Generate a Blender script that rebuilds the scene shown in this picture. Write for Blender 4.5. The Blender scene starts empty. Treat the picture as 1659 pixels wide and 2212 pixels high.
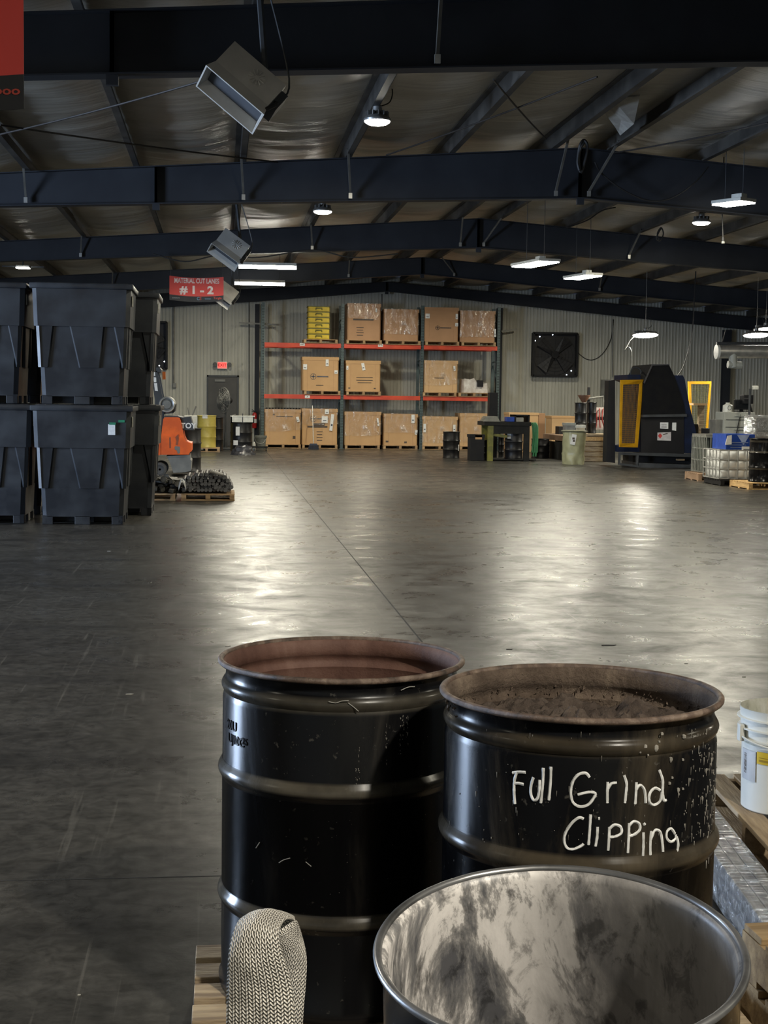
import bpy, bmesh, math, random
from math import sin, cos, pi, radians, sqrt, atan2, tan
from mathutils import Vector, Matrix, noise
random.seed(7)
SC = bpy.context.scene
COL = SC.collection
# ------------------------------------------------------------------ camera
W_, H_ = 1659.0, 2212.0
FPX, HC, PITCH, YAW, ROLL = 3150.0, 1.54, 0.0778, radians(6.43), 0.0135
_F = Vector((sin(YAW)*cos(PITCH), cos(YAW)*cos(PITCH), -sin(PITCH)))
_R0 = Vector((cos(YAW), -sin(YAW), 0)); _U0 = _R0.cross(_F)
_R = cos(ROLL)*_R0 + sin(ROLL)*_U0; _U = cos(ROLL)*_U0 - sin(ROLL)*_R0
cd = bpy.data.cameras.new('camera'); cam = bpy.data.objects.new('camera', cd); COL.objects.link(cam)
m3 = Matrix((_R, _U, -_F)).transposed()
cam.matrix_world = Matrix.Translation((0, 0, HC)) @ m3.to_4x4()
cd.sensor_fit = 'VERTICAL'; cd.sensor_height = 36.0; cd.sensor_width = 27.0
cd.lens = FPX/H_*36.0; cd.clip_start = 0.05; cd.clip_end = 200
SC.camera = cam

def ray(px, py): return _F + _R*((px-W_/2)/FPX) + _U*((H_/2-py)/FPX)
def AT(px, py, Y):                 # point measured in the photo at depth Y
    d = ray(px, py); t = Y/d.y; return Vector((d.x*t, Y, HC+d.z*t))
def FL(px, py, z=0.0):             # point measured in the photo at height z
    d = ray(px, py); t = (z-HC)/d.z; return Vector((d.x*t, d.y*t, z))

# ------------------------------------------------------------------ world, exposure
w = bpy.data.worlds.new('world'); SC.world = w; w.use_nodes = True
w.node_tree.nodes['Background'].inputs[0].default_value = (0.30, 0.38, 0.55, 1)
w.node_tree.nodes['Background'].inputs[1].default_value = 0.05
SC.view_settings.view_transform = 'Standard'; SC.view_settings.look = 'None'
SC.view_settings.gamma = 1; SC.view_settings.use_curve_mapping = False
SC.view_settings.exposure = 0.55
WARM = (1.0, 0.93, 0.74)
def area(name, loc, size, power, col, rot=(0, 0, 0), shape='DISK', sy=None, spread=None):
    l = bpy.data.lights.new(name, 'AREA'); l.energy = power; l.color = col; l.shape = shape; l.size = size
    if sy: l.size_y = sy
    if spread: l.spread = spread
    o = bpy.data.objects.new(name, l); COL.objects.link(o); o.location = loc; o.rotation_euler = rot
    return o
# daylight through the dock door in the left wall, and unseen ceiling lamps, some of them added as fill
area('dock_daylight', (-13.6, 12.0, 2.2), 4.5, 2600, (0.58, 0.74, 1.0), (0, radians(-90), 0), 'RECTANGLE', 4.0)
area('unseen_lamp_light', (2.3, -0.7, 4.4), 0.25, 300, (1.0, 0.93, 0.80))
area('unseen_lamp_light', (-3.4, 7.5, 4.4), 0.3, 110, (1.0, 0.93, 0.80))  # fill added to brighten the left floor
area('unseen_lamp_light', (-7.0, 20.0, 4.1), 0.3, 80, WARM)  # added ambient fill for the far left
area('unseen_lamp_light', (9.5, 4.0, 4.3), 0.3, 110, WARM)
area('unseen_lamp_light', (-7.5, 1.0, 4.3), 0.3, 60, WARM)  # added ambient fill at the near left
area('unseen_lamp_light', (12.9, 29.0, 4.2), 0.3, 90, WARM)  # fill added out of view to brighten the yellow guard
for lx, ly in ((13.5, 12), (16, 22), (4.0, 41.2), (9.6, 41.0), (0.0, 41.0)):
    area('unseen_lamp_light', (lx, ly, 4.15 if lx > 10 else 4.72), 0.3, 100 if lx > 10 else 85, WARM)

# ------------------------------------------------------------------ materials
MATS = {}
def nodes_of(name):
    m = bpy.data.materials.new(name); m.use_nodes = True
    nt = m.node_tree; b = nt.nodes['Principled BSDF']; return m, nt, b
def N(nt, t, **kw):
    n = nt.nodes.new(t)
    for k, v in kw.items(): setattr(n, k, v)
    return n
def noise_n(nt, scale, vec=None, detail=5, rough=.55, dist=0):
    n = N(nt, 'ShaderNodeTexNoise'); n.inputs['Scale'].default_value = scale; n.inputs['Detail'].default_value = detail
    n.inputs['Roughness'].default_value = rough; n.inputs['Distortion'].default_value = dist
    if vec: nt.links.new(vec, n.inputs['Vector'])
    return n
def ramp(nt, src, stops):
    r = N(nt, 'ShaderNodeValToRGB'); e = r.color_ramp.elements
    while len(e) < len(stops): e.new(.5)
    for i, (p, c) in enumerate(stops):
        e[i].position = p; e[i].color = (c, c, c, 1) if not hasattr(c, '__len__') else (*c, 1)
    nt.links.new(src, r.inputs[0]); return r
def mapping(nt, src, sc=(1, 1, 1), rot=(0, 0, 0)):
    m = N(nt, 'ShaderNodeMapping'); m.inputs['Scale'].default_value = sc; m.inputs['Rotation'].default_value = rot
    nt.links.new(src, m.inputs['Vector']); return m.outputs[0]
def mixc(nt, fac, a, b, mode='MIX'):
    n = N(nt, 'ShaderNodeMix', data_type='RGBA', blend_type=mode)
    for i, v in ((0, fac), (6, a), (7, b)):
        if isinstance(v, (int, float)): n.inputs[i].default_value = v
        elif isinstance(v, tuple): n.inputs[i].default_value = (*v, 1)
        else: nt.links.new(v, n.inputs[i])
    return n.outputs[2]
def bump(nt, b, src, st, dist=.01):
    n = N(nt, 'ShaderNodeBump'); n.inputs['Strength'].default_value = st; n.inputs['Distance'].default_value = dist
    nt.links.new(src, n.inputs['Height']); nt.links.new(n.outputs[0], b.inputs['Normal']); return n
def coords(nt): return N(nt, 'ShaderNodeTexCoord')

def M(name, col, rough=.5, metal=0.0, col2=None, scale=6, lo=.4, hi=.65, bmp=0, sc=(1, 1, 1), rough2=None, emit=0, bscale=None, spec=None):
    if name in MATS: return MATS[name]
    m, nt, b = nodes_of(name)
    b.inputs['Metallic'].default_value = metal; b.inputs['Roughness'].default_value = rough
    tc = coords(nt); v = mapping(nt, tc.outputs['Object'], sc)
    n = noise_n(nt, scale, v)
    c2 = col2 or tuple(x*.72 for x in col)
    r = ramp(nt, n.outputs[0], ((lo, c2), (hi, col)))
    nt.links.new(r.outputs[0], b.inputs['Base Color'])
    if rough2 is not None:
        rr = ramp(nt, n.outputs[0], ((lo, rough2), (hi, rough))); nt.links.new(rr.outputs[0], b.inputs['Roughness'])
    if bmp:
        n2 = noise_n(nt, bscale or scale*4, v); bump(nt, b, n2.outputs[0], bmp)
    if emit:
        b.inputs['Emission Color'].default_value = (*col, 1); b.inputs['Emission Strength'].default_value = emit
    if spec is not None: b.inputs['Specular IOR Level'].default_value = spec
    MATS[name] = m; return m

# named materials
navy = M('frame_paint', (.026, .029, .035), .6, .0, (.020, .022, .027), 1.5, spec=.2)
purl = M('purlin_steel', (.068, .064, .057), .6, .0, (.036, .034, .031), 2.5, spec=.25)
brace = M('brace_steel', (.13, .125, .11), .5, .3)
blk = M('black_paint', (.008, .0085, .011), .28, 0, (.012, .012, .012), 9, bmp=.0)
blk_far = M('black_drum_paint', (.0065, .007, .010), .4, 0, (.012, .0115, .011), 9, spec=.3)
dkpl = M('black_plastic', (.009, .0095, .012), .6, 0, (.013, .013, .014), 5, spec=.25)
binm = M('bin_plastic', (.0105, .013, .0175), .38, 0, (.026, .029, .033), 3.2, lo=.35, hi=.6, rough2=.52)
wood = M('pallet_wood', (.50, .34, .18), .75, 0, (.30, .19, .095), 3, sc=(1, 8, 8), bmp=.3)
woodg = M('weathered_pallet_wood', (.46, .36, .23), .8, 0, (.22, .16, .10), 4, sc=(1, 9, 9), bmp=.5)
woody = M('fresh_lumber', (.60, .40, .18), .7, 0, (.42, .26, .11), 3, sc=(9, 1, 9), bmp=.2)
card = M('cardboard', (.54, .33, .155), .75, 0, (.48, .29, .135), 1.5)
cardp = M('pale_cardboard', (.62, .41, .21), .75, 0, (.56, .36, .18), 1.5)
cardd = M('brown_cardboard', (.44, .25, .13), .75, 0, (.38, .215, .11), 1.5)
ink = M('box_ink', (.10, .075, .06), .8)
inkb = M('blue_grey_ink', (.10, .11, .14), .8)
paper = M('white_paper', (.75, .75, .72), .7, 0, (.66, .66, .64), 30)
white = M('white_plastic', (.66, .66, .60), .4, 0, (.55, .55, .50), 8)
rackg = M('rack_green_paint', (.075, .115, .115), .5, 0, (.05, .075, .08), 6)
rackr = M('rack_orange_red_paint', (.62, .075, .03), .45, 0, (.48, .05, .025), 3)
orange = M('forklift_orange', (.80, .135, .02), .4, 0, (.62, .10, .02), 5)
char = M('charcoal_metal', (.045, .05, .055), .5, 0, (.03, .033, .036), 5)
grey = M('grey_metal', (.20, .20, .18), .5, .2, (.14, .14, .13), 4)
greyl = M('light_grey_enamel', (.36, .37, .33), .45, 0, (.31, .32, .29), 3)
galv = M('galvanised_steel', (.50, .49, .46), .38, .7, (.36, .36, .34), 7)
rubber = M('tyre_rubber', (.045, .045, .046), .75, 0, (.07, .068, .062), 9)
yel = M('guard_yellow', (.78, .42, .01), .45, 0, (.62, .32, .01), 4)
yeld = M('drum_yellow', (.55, .45, .10), .45, 0, (.42, .33, .06), 3)
cratey = M('crate_yellow', (.72, .52, .03), .5, 0, (.55, .38, .02), 4)
bluem = M('machine_blue', (.007, .014, .045), .55, 0, (.005, .009, .024), 4, spec=.2)
blues = M('blue_cover', (.02, .07, .38), .3, 0, (.015, .05, .26), 6, bmp=.3)
red = M('extinguisher_red', (.45, .02, .02), .35)
redb = M('banner_red', (.52, .045, .035), .6, 0, (.48, .04, .03), 2)
blkb = M('banner_black', (.012, .012, .014), .6)
sgn = M('sign_lettering', (.72, .62, .58), .6)
doorm = M('door_paint', (.055, .052, .045), .5, 0, (.045, .042, .037), 3)
strapg = M('green_strap', (.03, .20, .06), .6)
bagm = M('olive_liner', (.38, .37, .22), .35, 0, (.30, .29, .17), 4, bmp=.4, bscale=9)
cable = M('black_cable', (.012, .012, .012), .6)
cablew = M('pale_cable', (.22, .22, .19), .6)
steelbar = M('steel_bar_end', (.20, .20, .205), .5, .2, (.09, .09, .092), 30)
steelside = M('steel_bar_skin', (.035, .03, .027), .55, .3)
glow = M('lamp_lens', (1, .97, .86), .4, emit=40)
exitm = M('exit_red_glow', (1.0, .06, .05), .4, emit=1.6)
spark = M('daylight_chink', (.85, .93, 1.0), .4, emit=4)
alum = M('lamp_housing', (.30, .30, .29), .4, .5)
amber = M('amber_beacon', (.62, .16, .03), .3)
greent = M('green_tape', (.02, .22, .11), .5)
grbrn = M('grinding_bench_steel', (.022, .021, .019), .7, 0, (.014, .014, .013), 5, spec=.2)
olive = M('olive_yellow_paint', (.20, .19, .03), .5, 0, (.11, .11, .03), 6)
bucket_m = M('bucket_plastic', (.66, .66, .60), .42, 0, (.60, .60, .55), 3)
scrapm = M('scrap_metal', (.13, .125, .11), .5, .5, (.05, .048, .042), 8)

def plastic_film(name, alpha, col=(.85, .85, .82), rough=.18, strength=.9, scale=5, sc=(1, 1, .35)):
    m, nt, b = nodes_of(name); out = nt.nodes['Material Output']; nt.nodes.remove(b)
    g = N(nt, 'ShaderNodeBsdfGlossy'); g.inputs['Color'].default_value = (*col, 1); g.inputs['Roughness'].default_value = rough
    df = N(nt, 'ShaderNodeBsdfDiffuse'); df.inputs['Color'].default_value = (*col, 1)
    tr = N(nt, 'ShaderNodeBsdfTransparent'); tr.inputs[0].default_value = (.95, .93, .90, 1)
    m0 = N(nt, 'ShaderNodeMixShader'); m0.inputs[0].default_value = .25; nt.links.new(g.outputs[0], m0.inputs[1]); nt.links.new(df.outputs[0], m0.inputs[2])
    mx = N(nt, 'ShaderNodeMixShader')
    tc = coords(nt); v = mapping(nt, tc.outputs['Object'], sc); n = noise_n(nt, scale, v, 4, .6, 1.5)
    bp = N(nt, 'ShaderNodeBump'); bp.inputs['Strength'].default_value = strength; bp.inputs['Distance'].default_value = .08
    nt.links.new(n.outputs[0], bp.inputs['Height']); nt.links.new(bp.outputs[0], g.inputs['Normal'])
    r = ramp(nt, n.outputs[0], ((.38, alpha*.35), (.55, alpha), (.66, min(1, alpha*3)))); nt.links.new(r.outputs[0], mx.inputs[0])
    nt.links.new(tr.outputs[0], mx.inputs[1]); nt.links.new(m0.outputs[0], mx.inputs[2]); nt.links.new(mx.outputs[0], out.inputs[0])
    return m
film = plastic_film('stretch_film', .13)
filmw = plastic_film('bundle_film', .38, (.8, .84, .88), .12, 1.0, 9, (3, .4, 3))

def floor_mat():
    m, nt, b = nodes_of('polished_concrete'); tc = coords(nt); g = tc.outputs['Object']
    big = noise_n(nt, .35, g, 4); mid = noise_n(nt, 2.2, g, 8, .65, .6); fine = noise_n(nt, 14, g, 8, .7, .4)
    c1 = ramp(nt, big.outputs[0], ((.35, (.040, .038, .035)), (.7, (.076, .072, .062))))
    c2 = ramp(nt, mid.outputs[0], ((.32, .35), (.5, .95), (.72, 1.5)))
    c3 = ramp(nt, fine.outputs[0], ((.35, .62), (.65, 1.35)))
    col = mixc(nt, 1, c1.outputs[0], c2.outputs[0], 'MULTIPLY'); col = mixc(nt, 1, col, c3.outputs[0], 'MULTIPLY')
    # thin pale scuffs in several directions
    for i, (ang, s) in enumerate(((.5, (18, .5, 1)), (-.9, (22, .4, 1)), (1.45, (16, .35, 1)))):
        v = mapping(nt, g, s, (0, 0, ang)); n = noise_n(nt, 1.2, v, 3, .6, .35)
        r = ramp(nt, n.outputs[0], ((.66, 0), (.73, .32)))
        col = mixc(nt, r.outputs[0], col, (.20, .19, .165))
    # dark tyre arcs
    wv = N(nt, 'ShaderNodeTexWave', wave_type='RINGS', rings_direction='Z'); wv.inputs['Scale'].default_value = .16
    wv.inputs['Distortion'].default_value = 5; wv.inputs['Detail'].default_value = 2; wv.inputs['Detail Scale'].default_value = .6
    nt.links.new(mapping(nt, g, (1, 1, 1)), wv.inputs['Vector'])
    r = ramp(nt, wv.outputs[1], ((.0, .45), (.05, 0)))
    col = mixc(nt, r.outputs[0], col, (.018, .017, .016))
    nt.links.new(col, b.inputs['Base Color'])
    rr = ramp(nt, mid.outputs[0], ((.3, .46), (.7, .22))); rf = ramp(nt, fine.outputs[0], ((.35, .92), (.65, 1.10)))
    nt.links.new(mixc(nt, 1, rr.outputs[0], rf.outputs[0], 'MULTIPLY'), b.inputs['Roughness'])
    m4 = noise_n(nt, 4.5, mapping(nt, g, (.6, 1.4, 1), (0, 0, .2)), 8, .7, .8); sp = ramp(nt, m4.outputs[0], ((.36, .12), (.5, .24), (.68, .36))); nt.links.new(sp.outputs[0], b.inputs['Specular IOR Level'])
    n2 = noise_n(nt, 7, g, 7, .62, .3)
    bump(nt, b, n2.outputs[0], .15, .010)
    return m
floor_m = floor_mat()

def wall_mat():
    m, nt, b = nodes_of('corrugated_liner_paint'); tc = coords(nt)
    n = noise_n(nt, .7, tc.outputs['Object'], 6); r = ramp(nt, n.outputs[0], ((.3, (.35, .345, .29)), (.7, (.47, .46, .395))))
    v = mapping(nt, tc.outputs['Object'], (9, 9, .35)); n2 = noise_n(nt, 1.0, v, 4); r2 = ramp(nt, n2.outputs[0], ((.32, .84), (.5, 1)))
    col = mixc(nt, 1, r.outputs[0], r2.outputs[0], 'MULTIPLY'); nt.links.new(col, b.inputs['Base Color'])
    b.inputs['Roughness'].default_value = .5; return m
wall_m = wall_mat()
def insul_mat():
    m, nt, b = nodes_of('insulation_facing'); tc = coords(nt)
    n = noise_n(nt, .5, tc.outputs['Object'], 5); r = ramp(nt, n.outputs[0], ((.3, (.30, .28, .235)), (.7, (.43, .41, .36))))
    nt.links.new(r.outputs[0], b.inputs['Base Color']); b.inputs['Roughness'].default_value = .38
    v = mapping(nt, tc.outputs['Object'], (.5, 5, 1)); n2 = noise_n(nt, 1.0, v, 5, .6, .8); bump(nt, b, n2.outputs[0], .55, .06)
    return m
insul_m = insul_mat()
def rust_mat(name, ca, cb, cc, rough=.7, bs=.3, sc=6):
    m, nt, b = nodes_of(name); tc = coords(nt); o = tc.outputs['Object']
    n = noise_n(nt, sc, mapping(nt, o, (1, 1, .55)), 8, .65, .5)
    r = ramp(nt, n.outputs[0], ((.3, ca), (.5, cb), (.68, cc))); nt.links.new(r.outputs[0], b.inputs['Base Color'])
    b.inputs['Roughness'].default_value = rough
    n2 = noise_n(nt, sc*9, o, 6, .7); bump(nt, b, n2.outputs[0], bs, .01); return m
rust_in = rust_mat('rusty_lining', (.075, .032, .023), (.14, .070, .050), (.21, .122, .092))
rust_rim = rust_mat('worn_rim', (.03, .023, .019), (.12, .080, .058), (.24, .18, .135), .45, .4, 25)
grit_in = rust_mat('caked_lining', (.055, .035, .022), (.14, .10, .072), (.25, .19, .135), .75, 1.0, 9)
swarf_m = rust_mat('grinding_swarf', (.045, .030, .022), (.10, .072, .055), (.17, .13, .10), .7, 1.0, 14)
def dirty_highlit_black(name, dust_highlight=(.13, .115, .09), amt=.5, lo=.52, hi=.75, bands=(), spec=.2):
    m, nt, b = nodes_of(name); tc = coords(nt); o = tc.outputs['Object']
    n = noise_n(nt, 5, mapping(nt, o, (1, 1, .3)), 8, .65, .6); n2 = noise_n(nt, 45, o, 4, .6)
    f = ramp(nt, n.outputs[0], ((lo, 0), (hi, amt))); f2 = ramp(nt, n2.outputs[0], ((.66, 0), (.72, .5)))
    col = mixc(nt, f.outputs[0], (.0045, .0045, .005), dust_highlight); col = mixc(nt, f2.outputs[0], col, (.08, .075, .065))
    sep = N(nt, 'ShaderNodeSeparateXYZ'); nt.links.new(o, sep.inputs[0])
    n3 = noise_n(nt, 9, o, 5); w3 = ramp(nt, n3.outputs[0], ((.3, .35), (.65, 1.0)))
    for z0, hw_, st in bands:      # lamp highlights painted onto the raised hoops, mixed with scuffed dust
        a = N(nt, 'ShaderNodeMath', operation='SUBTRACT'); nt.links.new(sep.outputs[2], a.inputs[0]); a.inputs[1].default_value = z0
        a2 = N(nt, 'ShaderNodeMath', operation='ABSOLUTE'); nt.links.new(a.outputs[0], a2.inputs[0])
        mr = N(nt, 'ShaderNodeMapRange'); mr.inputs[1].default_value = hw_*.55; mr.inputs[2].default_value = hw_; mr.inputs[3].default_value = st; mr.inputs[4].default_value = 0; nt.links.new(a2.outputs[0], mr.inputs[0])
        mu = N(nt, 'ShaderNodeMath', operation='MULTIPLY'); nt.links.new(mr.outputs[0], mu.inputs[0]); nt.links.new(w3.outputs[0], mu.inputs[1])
        col = mixc(nt, mu.outputs[0], col, dust_highlight)
    nt.links.new(col, b.inputs['Base Color'])
    rr = ramp(nt, n.outputs[0], ((.4, .16), (.7, .38))); nt.links.new(rr.outputs[0], b.inputs['Roughness'])
    b.inputs['Specular IOR Level'].default_value = spec
    return m
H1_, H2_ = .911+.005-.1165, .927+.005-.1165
drumA = dirty_highlit_black('gloss_black_drum', (.11, .098, .075), amt=.22, lo=.58, hi=.8, bands=((H1_-.257, .018, .85), (H1_-.561, .018, .7), (H1_-.066, .022, .55)))
drumB = dirty_highlit_black('grimy_black_drum', (.10, .080, .052), .55, .50, .76, bands=((H2_-.290, .020, .6), (H2_-.062, .022, .4)), spec=.10)
def white_powder():
    m, nt, b = nodes_of('white_powder_lining'); tc = coords(nt); o = tc.outputs['Object']
    n = noise_n(nt, 2.6, mapping(nt, o, (1.5, 1.5, .9)), 12, .72, 1.6)
    n3 = noise_n(nt, 9, mapping(nt, o, (2.2, 2.2, .35)), 8, .65, .4)
    mth = N(nt, 'ShaderNodeMath', operation='MULTIPLY_ADD'); nt.links.new(n3.outputs[0], mth.inputs[0]); mth.inputs[1].default_value = .30; nt.links.new(n.outputs[0], mth.inputs[2])
    r = ramp(nt, mth.outputs[0], ((.57, (.09, .09, .095)), (.625, (.18, .175, .17)), (.66, (.30, .285, .27)), (.69, (.60, .57, .54)), (.8, (.70, .665, .63))))
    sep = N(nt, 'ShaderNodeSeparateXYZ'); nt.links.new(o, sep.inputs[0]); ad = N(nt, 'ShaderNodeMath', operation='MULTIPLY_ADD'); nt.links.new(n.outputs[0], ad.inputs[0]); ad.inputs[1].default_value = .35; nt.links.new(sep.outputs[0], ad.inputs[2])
    mk = ramp(nt, ad.outputs[0], ((.19, 0), (.30, .85)))     # right side greyer: coating worn thinner, and shade painted in
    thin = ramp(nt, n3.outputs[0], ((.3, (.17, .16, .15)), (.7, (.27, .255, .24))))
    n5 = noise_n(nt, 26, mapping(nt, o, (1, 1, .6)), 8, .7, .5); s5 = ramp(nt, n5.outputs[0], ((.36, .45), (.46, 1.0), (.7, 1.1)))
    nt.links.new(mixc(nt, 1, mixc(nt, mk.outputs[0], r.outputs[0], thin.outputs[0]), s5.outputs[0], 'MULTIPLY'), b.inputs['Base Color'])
    b.inputs['Roughness'].default_value = .42
    n2 = noise_n(nt, 30, o, 5); bump(nt, b, n2.outputs[0], .12, .005); return m
powder = white_powder()
def weave_mat():
    m, nt, b = nodes_of('woven_cotton'); uv = N(nt, 'ShaderNodeUVMap'); sep = N(nt, 'ShaderNodeSeparateXYZ'); nt.links.new(uv.outputs[0], sep.inputs[0])
    def mth(op, a, c=None):
        n = N(nt, 'ShaderNodeMath', operation=op)
        for i, v in enumerate((a, c)):
            if v is None: continue
            if isinstance(v, (int, float)): n.inputs[i].default_value = v
            else: nt.links.new(v, n.inputs[i])
        return n.outputs[0]
    u, v = sep.outputs[0], sep.outputs[1]
    ur = mth('MULTIPLY', u, 10.0); fr = mth('ABSOLUTE', mth('SUBTRACT', mth('FRACT', ur), .5))
    ph = mth('ADD', mth('MULTIPLY', v, 150.0), mth('MULTIPLY', fr, 1.7))
    s1 = mth('SINE', mth('MULTIPLY', ph, 6.283)); s2 = mth('SINE', mth('MULTIPLY', mth('MULTIPLY', ur, 2), 6.283))
    h = mth('ADD', mth('MULTIPLY', s1, .5), mth('MULTIPLY', s2, .35))
    r = ramp(nt, mth('ADD', mth('MULTIPLY', h, .5), .5), ((.12, (.30, .26, .20)), (.5, (.80, .75, .66)), (.9, (.93, .90, .83))))
    nn = noise_n(nt, 40, coords(nt).outputs['Object'], 4); rn = ramp(nt, nn.outputs[0], ((.3, .72), (.65, 1.05)))
    nt.links.new(mixc(nt, 1, r.outputs[0], rn.outputs[0], 'MULTIPLY'), b.inputs['Base Color'])
    b.inputs['Roughness'].default_value = .9; bump(nt, b, h, 1.0, .004); return m
weave = weave_mat()

# ------------------------------------------------------------------ mesh helpers
class MB:
    def __init__(s): s.v = []; s.f = []; s.uv = None
    def add(s, vs, fs, mtx=None):
        o = len(s.v); s.v += [tuple(mtx @ Vector(v)) for v in vs] if mtx else [tuple(v) for v in vs]
        s.f += [tuple(o+i for i in f) for f in fs]; return s
    def box(s, c, d, rot=None, rz=0, bev=0):
        x, y, z = d[0]/2, d[1]/2, d[2]/2
        mt = Matrix.Translation(c) @ ((rot if rot else Matrix.Rotation(rz, 4, 'Z')))
        if bev:
            b = min(bev, x*.45, y*.45, z*.45); vs = []; fs = []
            bm = bmesh.new(); bmesh.ops.create_cube(bm, size=1, matrix=Matrix.Diagonal((2*x, 2*y, 2*z, 1)))
            bmesh.ops.bevel(bm, geom=bm.edges[:], offset=b, segments=2, affect='EDGES', profile=.6)
            bm.verts.index_update(); vs = [v.co.copy() for v in bm.verts]; fs = [[q.index for q in f.verts] for f in bm.faces]; bm.free()
            return s.add(vs, fs, mt)
        vs = [(a*x, b*y, c_*z) for c_ in (-1, 1) for b in (-1, 1) for a in (-1, 1)]
        return s.add(vs, [(0, 2, 3, 1), (4, 5, 7, 6), (0, 1, 5, 4), (2, 6, 7, 3), (0, 4, 6, 2), (1, 3, 7, 5)], mt)
    def b2(s, a, b, bev=0):       # box from two corners
        a = Vector(a); b = Vector(b); return s.box((a+b)/2, [abs(q) for q in (b-a)], bev=bev)
    def tube(s, pts, r, n=8, caps=True, closed=False):
        pts = [Vector(p) for p in pts]; rs = r if hasattr(r, '__len__') else [r]*len(pts); vs = []; fs = []; prev = None
        L = len(pts)
        for i, p in enumerate(pts):
            if closed: t = pts[(i+1) % L]-pts[i-1]
            else: t = pts[min(i+1, L-1)]-pts[max(i-1, 0)]
            t.normalize()
            if prev is None:
                a = t.orthogonal().normalized()
            else:
                a = prev-t*prev.dot(t)
                a = a.normalized() if a.length > 1e-6 else t.orthogonal().normalized()
            prev = a; bb = t.cross(a)
            for k in range(n): vs.append(p+(a*cos(2*pi*k/n)+bb*sin(2*pi*k/n))*rs[i])
        for i in range(L if closed else L-1):
            j = (i+1) % L
            for k in range(n): fs.append((i*n+k, i*n+(k+1) % n, j*n+(k+1) % n, j*n+k))
        if caps and not closed: fs += [tuple(range(n))[::-1], tuple((L-1)*n+k for k in range(n))]
        return s.add(vs, fs)
    def lathe(s, prof, n=32, c=(0, 0, 0), mtx=None):
        vs = []; fs = []; c = Vector(c)
        for r, z in prof:
            for k in range(n): vs.append(c+Vector((r*cos(2*pi*k/n), r*sin(2*pi*k/n), z)))
        for i in range(len(prof)-1):
            for k in range(n): fs.append((i*n+k, i*n+(k+1) % n, (i+1)*n+(k+1) % n, (i+1)*n+k))
        if prof[0][0] > 1e-4: fs.append(tuple(range(n))[::-1]) if getattr(s, 'cap0', True) else None
        if prof[-1][0] > 1e-4 and getattr(s, 'cap1', True): fs.append(tuple((len(prof)-1)*n+k for k in range(n)))
        return s.add(vs, fs, mtx)
    def prism(s, pts, vec):       # outline in space pushed along vec
        n = len(pts); pts = [Vector(p) for p in pts]; vec = Vector(vec)
        return s.add(pts+[p+vec for p in pts], [tuple(range(n))[::-1], tuple(range(n, 2*n))]+[(i, (i+1) % n, n+(i+1) % n, n+i) for i in range(n)])
    def build(s, name, mat, parent=None, smooth=False, base=None):
        me = bpy.data.meshes.new(name)
        if base is not None: s.v = [(a-base[0], b-base[1], c-base[2]) for a, b, c in s.v]
        me.from_pydata([tuple(v) for v in s.v], [], s.f); me.update()
        bm = bmesh.new(); bm.from_mesh(me); bmesh.ops.recalc_face_normals(bm, faces=bm.faces[:]); bm.to_mesh(me); bm.free()
        if smooth:
            me.polygons.foreach_set('use_smooth', [True]*len(me.polygons))
            me.set_sharp_from_angle(angle=radians(38))
        me.materials.append(mat)
        o = bpy.data.objects.new(name, me); COL.objects.link(o)
        if parent: o.parent = parent
        elif base is not None: o.location = base
        return o
def ident(o, label=None, cat=None, group=None, kind=None):
    if label: o['label'] = label
    if cat: o['category'] = cat
    if group: o['group'] = group
    if kind: o['kind'] = kind
    return o
def thing(name, label, cat, loc=(0, 0, 0), rz=0, group=None):
    o = bpy.data.objects.new(name, None); COL.objects.link(o); o.location = loc; o.rotation_euler = (0, 0, rz)
    o.empty_display_size = .1
    return ident(o, label, cat, group)
def struct(name, mb, mat, smooth=False): return ident(mb.build(name, mat, None, smooth), kind='structure')
def copy_tree(o, loc=None, rz=None, label=None, group=None, parent=None):
    c = o.copy(); COL.objects.link(c)
    if parent: c.parent = parent
    else:
        if loc is not None: c.location = loc
        if rz is not None: c.rotation_euler = (0, 0, rz)
        if label: c['label'] = label
        if group: c['group'] = group
    for ch in list(o.children): copy_tree(ch, parent=c)
    return c
def text_mesh(txt, size, thick=.002, bold=0.0):
    cu = bpy.data.curves.new('t', 'FONT'); cu.body = txt; cu.size = size; cu.extrude = thick; cu.offset = bold
    cu.align_x = 'CENTER'; cu.align_y = 'CENTER'; cu.resolution_u = 3
    o = bpy.data.objects.new('t', cu); COL.objects.link(o); dg = bpy.context.evaluated_depsgraph_get()
    me = bpy.data.meshes.new_from_object(o.evaluated_get(dg)); bpy.data.objects.remove(o); bpy.data.curves.remove(cu)
    vs = [v.co.copy() for v in me.vertices]; fs = [tuple(p.vertices) for p in me.polygons]; bpy.data.meshes.remove(me)
    return vs, fs
FACE = Matrix(((1, 0, 0, 0), (0, 0, -1, 0), (0, 1, 0, 0), (0, 0, 0, 1)))   # upright, facing -y
def sag(a, b, drop, n=14):
    a = Vector(a); b = Vector(b); return [a.lerp(b, t/n)-Vector((0, 0, drop*4*(t/n)*(1-t/n))) for t in range(n+1)]
def smooth_path(pts, k=6):
    P = [Vector(p) for p in pts]; out = []
    for i in range(len(P)-1):
        p0 = P[max(i-1, 0)]; p1 = P[i]; p2 = P[i+1]; p3 = P[min(i+2, len(P)-1)]
        for j in range(k):
            t = j/k; out.append(.5*((2*p1)+(p2-p0)*t+(2*p0-5*p1+4*p2-p3)*t*t+(3*p1-p0-3*p2+p3)*t**3))
    return out+[P[-1]]

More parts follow.
